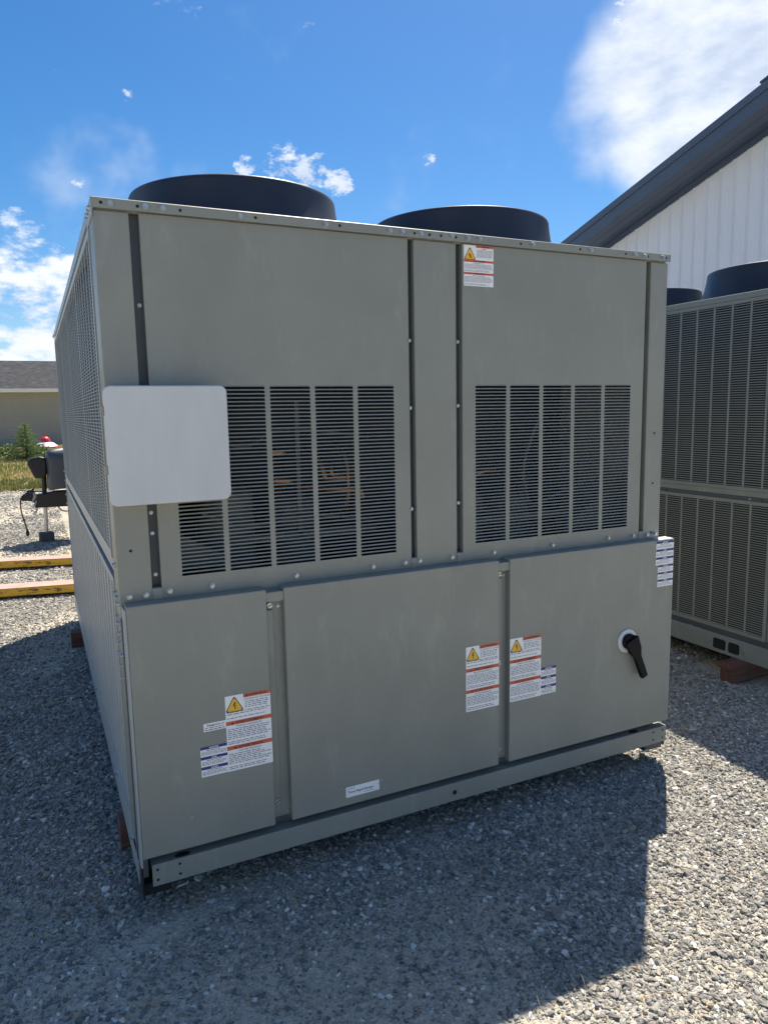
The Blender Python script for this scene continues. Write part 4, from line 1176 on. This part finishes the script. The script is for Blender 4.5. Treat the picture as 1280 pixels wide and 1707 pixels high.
shrub(-1.75, 27.2, 0.55, 0.45, 700, 'low leafy shrub at the left edge of the picture', seed=4)
ORED = simple('ornament_red', (0.52, 0.03, 0.05), 0.35)
OWHT = simple('ornament_white', (0.72, 0.72, 0.72), 0.4)
orn = empty('garden_ornament', (0.28, 33.0, -0.24), 'red and white domed garden ornament in front of the tan house', 'ornament')
mb = MB(); mb.lathe([(0.0, 0.86), (0.06, 0.86), (0.06, 0.0)], 0, 0, 16); mb.build('post', BLACK, orn)
mb = MB(); mb.lathe([(0.60, 0.56), (0.66, 0.55), (0.66, 0.59), (0.58, 0.605)], 0, 0, 40); mb.build('brim', ORED, orn, auto=40)
mb = MB(); mb.lathe([(0.59, 0.60), (0.50, 0.68), (0.36, 0.77), (0.22, 0.80), (0.0, 0.81)], 0, 0, 40); mb.build('canopy', OWHT, orn, auto=60)
mb = MB(); mb.lathe([(0.26, 0.81), (0.25, 0.90), (0.20, 0.98), (0.12, 1.04), (0.0, 1.06)], -0.02, 0, 32); mb.build('dome', ORED, orn, auto=60)
mb = MB(); mb.tube([(-0.11, 0, 1.03), (-0.11, 0, 1.17), (0.08, 0, 1.17), (0.08, 0, 1.03)], 0.018, 8); mb.build('handle', ORED, orn)

# ================================================================== TRAVEL TRAILER TONGUE
TY = 8.05
BLK = simple('trailer_black', (0.009, 0.010, 0.013), 0.5, 0, 0.2, 8)
VINYL = simple('tank_cover_vinyl', (0.032, 0.040, 0.055), 0.45, 0, 0.12, 6, 0.6, 7)
CHROME = simple('jack_steel', (0.52, 0.52, 0.50), 0.35, 0.7)
TBODY = simple('trailer_skin', (0.62, 0.62, 0.60), 0.4)
trl = empty('travel_trailer', (0, TY, 0), 'parked trailer tongue with black electric jack and grey tank cover', 'trailer')
mb = MB(); mb.prism([(-0.25, 0.46), (2.6, 0.42), (2.6, 0.62), (0.02, 0.66), (-0.10, 0.64), (-0.25, 0.62)], 'y', -0.09, 0.09); mb.build('tongue_beam', BLK, trl, bevel=0.01)
mb = MB(); mb.prism([(-0.40, 0.555), (-0.31, 0.55), (-0.24, 0.52), (-0.24, 0.66), (-0.30, 0.645), (-0.40, 0.615)], 'y', -0.055, 0.055)
cp_ = mb.build('coupler', BLK, trl, bevel=0.012)
mb = MB(); mb.tube([(-0.33, 0, 0.62), (-0.31, 0, 0.68), (-0.27, 0, 0.67), (-0.25, 0, 0.70)], 0.016, 7); mb.build('latch_lever', BLK, cp_)
jk = MB(); jk.tube([(-0.125, 0, 0.60), (-0.115, 0, 0.92)], 0.029, 14); jk_o = jk.build('jack_post', BLK, trl, auto=50)
mb = MB(); mb.prism([(-0.225, 0.835), (-0.10, 0.835), (-0.072, 0.90), (-0.068, 1.06), (-0.085, 1.10), (-0.15, 1.115), (-0.245, 1.10), (-0.29, 1.065), (-0.298, 1.02)], 'y', -0.07, 0.07)
mb.build('jack_head', BLK, jk_o, bevel=0.025)
jk = MB(); jk.tube([(-0.140, 0, 0.125), (-0.125, 0, 0.50)], 0.023, 14); jk.build('jack_leg', CHROME, trl, auto=50)
mb = MB()
ncol = 28
prof = [(0.70, 0.0), (0.70, 1.0), (0.80, 1.02), (0.95, 0.985), (1.05, 1.01), (1.12, 0.99), (1.165, 0.95), (1.19, 0.85), (1.20, 0.0)]
kk = 0
for (z_, k_) in prof:
    for q in range(ncol):
        a_ = 2 * math.pi * q / ncol; c_, s1_ = math.cos(a_), math.sin(a_)
        ex = lambda v_, p_: math.copysign(abs(v_) ** p_, v_)
        mb.v.append((0.175 + 0.250 * k_ * ex(c_, 0.55) + 0.01 * (z_ - 0.7) * -1, 0.30 * k_ * ex(s1_, 0.55), z_ + 0.012 * math.sin(3 * a_ + z_ * 9)))
for j in range(len(prof) - 1):
    for q in range(ncol):
        mb.f.append((j * ncol + q, j * ncol + (q + 1) % ncol, (j + 1) * ncol + (q + 1) % ncol, (j + 1) * ncol + q))
mb.mi = [0] * len(mb.f)
mb.build('tank_cover', VINYL, trl, auto=50)
mb = MB(); mb.tube(arc([(-0.10, -0.1, 0.665), (-0.22, -0.11, 0.675), (-0.34, -0.11, 0.655), (-0.405, -0.11, 0.58), (-0.41, -0.11, 0.44), (-0.385, -0.11, 0.30), (-0.362, -0.11, 0.19)]), 0.0085, 7)
cbl = mb.build('power_cable', BLK, trl, auto=60)
mb = MB(); mb.tube([(-0.362, -0.11, 0.195), (-0.360, -0.11, 0.165), (-0.359, -0.11, 0.115)], [0.012, 0.021, 0.021], 8); mb.build('plug', BLK, cbl)
mb = MB(); mb.tube(arc([(-0.06, -0.05, 0.86), (-0.05, -0.08, 0.75), (0.0, -0.1, 0.66)]), 0.007, 6); mb.build('jack_wire', BLK, trl)
mb = MB(); mb.tube(arc([(0.02, -0.1, 0.46), (0.08, -0.1, 0.40), (0.2, -0.1, 0.40), (0.4, -0.1, 0.44)]), 0.008, 6); mb.build('brake_wire', BLK, trl)
ch = MB()
for k in range(11):
    a_ = k * 1.3; zc = 0.64 - 0.025 * k
    pts = [Vector((-0.245 + 0.018 * math.sin(k * 1.7) + 0.011 * math.cos(b2_) * math.cos(a_), -0.085 + 0.011 * math.cos(b2_) * math.sin(a_), zc + 0.020 * math.sin(b2_))) for b2_ in np.linspace(0, 6.283, 9)]
    ch.tube(pts, 0.0055, 5, caps=False)
ch.build('safety_chain', CHROME, trl)
mb = MB(); mb.prism([(1.0, 0.62), (5.6, 0.62), (5.6, 2.75), (1.6, 2.75), (1.25, 2.5), (1.0, 1.6)], 'y', -0.3, 1.9); body = mb.build('body', TBODY, trl, bevel=0.05)
mb = MB(); mb.box(1.9, 2.9, -0.312, -0.299, 1.5, 2.1); mb.build('window', BLK, body)
for yw in (-0.15, 1.55):
    wh = MB(); wh.prism([(3.4 + 0.33 * math.cos(2 * math.pi * q / 28), 0.33 + 0.33 * math.sin(2 * math.pi * q / 28)) for q in range(28)], 'y', yw, yw + 0.22); wh.build('wheel', BLK, trl, bevel=0.02)
CONC = simple('block_dark', (0.07, 0.075, 0.08), 0.85, 0, 0.2, 10)
mb = MB(); mb.box(-0.085, 0.085, -0.085, 0.085, -0.01, 0.124); blk = mb.build('support_block', CONC, None, bevel=0.006)
blk.location = (-0.142, TY, 0); blk.rotation_euler.z = 0.12
orn.scale = (0.82, 0.82, 0.95)
tag(blk, 'dark square block under the trailer jack leg', 'block')

# ================================================================== YELLOW BEAMS
YEL, t, b = new_mat('chipped_yellow')
tc = t.nodes.new('ShaderNodeTexCoord')
n1 = t.nodes.new('ShaderNodeTexNoise'); n1.inputs['Scale'].default_value = 9; n1.inputs['Detail'].default_value = 8; n1.inputs['Roughness'].default_value = 0.75
mp = t.nodes.new('ShaderNodeMapping'); mp.inputs['Scale'].default_value = (0.6, 1, 2.2)
t.links.new(tc.outputs['Object'], mp.inputs['Vector']); t.links.new(mp.outputs['Vector'], n1.inputs['Vector'])
r = t.nodes.new('ShaderNodeValToRGB'); r.color_ramp.elements[0].position = 0.41; r.color_ramp.elements[1].position = 0.46
r.color_ramp.elements[0].color = (0.09, 0.05, 0.03, 1); r.color_ramp.elements[1].color = (0.66, 0.37, 0.02, 1)
t.links.new(n1.outputs['Fac'], r.inputs['Fac']); t.links.new(r.outputs['Color'], b.inputs['Base Color']); b.inputs['Roughness'].default_value = 0.5
PINK = simple('faded_top', (0.50, 0.31, 0.25), 0.6, 0, 0.15, 9)
for xb_, yb_, ang, lab in ((-0.578, 4.85, -0.20, 'nearer of the two chipped yellow steel beams lying on the gravel'), (-0.627, 6.26, -0.27, 'farther of the two chipped yellow steel beams lying on the gravel')):
    o = empty('steel_beam', (xb_, yb_, 0), lab, 'beam', 'yellow steel beams on the gravel', ang)
    mb = MB(); mb.box(-2.6, 1.3, 0.0, 0.21, 0.034, 0.106); mb.build('beam', YEL, o, bevel=0.006)
    mb = MB(); mb.box(-2.596, 1.296, 0.003, 0.207, 0.1064, 0.1085); mb.build('top_face', PINK, o)
    for xf in (-2.2, -0.95, 1.1):
        mb = MB(); mb.box(xf, xf + 0.08, 0.02, 0.19, -0.02, 0.0295); mb.build('foot', BLK, o)

# ================================================================== SMALL LITTER
sw = MB(); rnd = random.Random(9)
for (cx_, cy_, n_, sp) in ((-0.05, 0.05, 26, 0.22), (0.35, 0.02, 10, 0.12), (0.62, -0.12, 14, 0.2), (1.0, -0.75, 10, 0.3), (-0.55, 0.3, 14, 0.35), (1.35, -0.9, 8, 0.25), (-0.25, 0.1, 16, 0.12)):
    for k in range(n_):
        x_, y_ = cx_ + rnd.gauss(0, sp), cy_ + rnd.gauss(0, sp * 0.6); a_ = rnd.uniform(0, 6.28); l_ = rnd.uniform(0.04, 0.16)
        z_ = float(ground_z(np.array([x_]), np.array([y_]))[0]) + 0.010
        p1 = (x_, y_, z_); p2 = (x_ + l_ * 0.5 * math.cos(a_), y_ + l_ * 0.5 * math.sin(a_), z_ + rnd.uniform(0.006, 0.03)); a_ += rnd.uniform(-0.7, 0.7)
        p3 = (p2[0] + l_ * 0.5 * math.cos(a_), p2[1] + l_ * 0.5 * math.sin(a_), z_ + rnd.uniform(0.0, 0.02))
        sw.tube(arc([p1, p2, p3], 4), [0.0011 * (1 - 0.08 * q) for q in range(9)], 4)
dg_ = sw.build('dry_straw', STRAW, None)
tag(dg_, 'thin dry straw lying on the gravel', 'straw', None, 'stuff')

scene.render.engine = 'CYCLES'
scene.cycles.adaptive_threshold = 0.02
scene.cycles.max_bounces = 6
scene.cycles.diffuse_bounces = 4
scene.cycles.glossy_bounces = 3
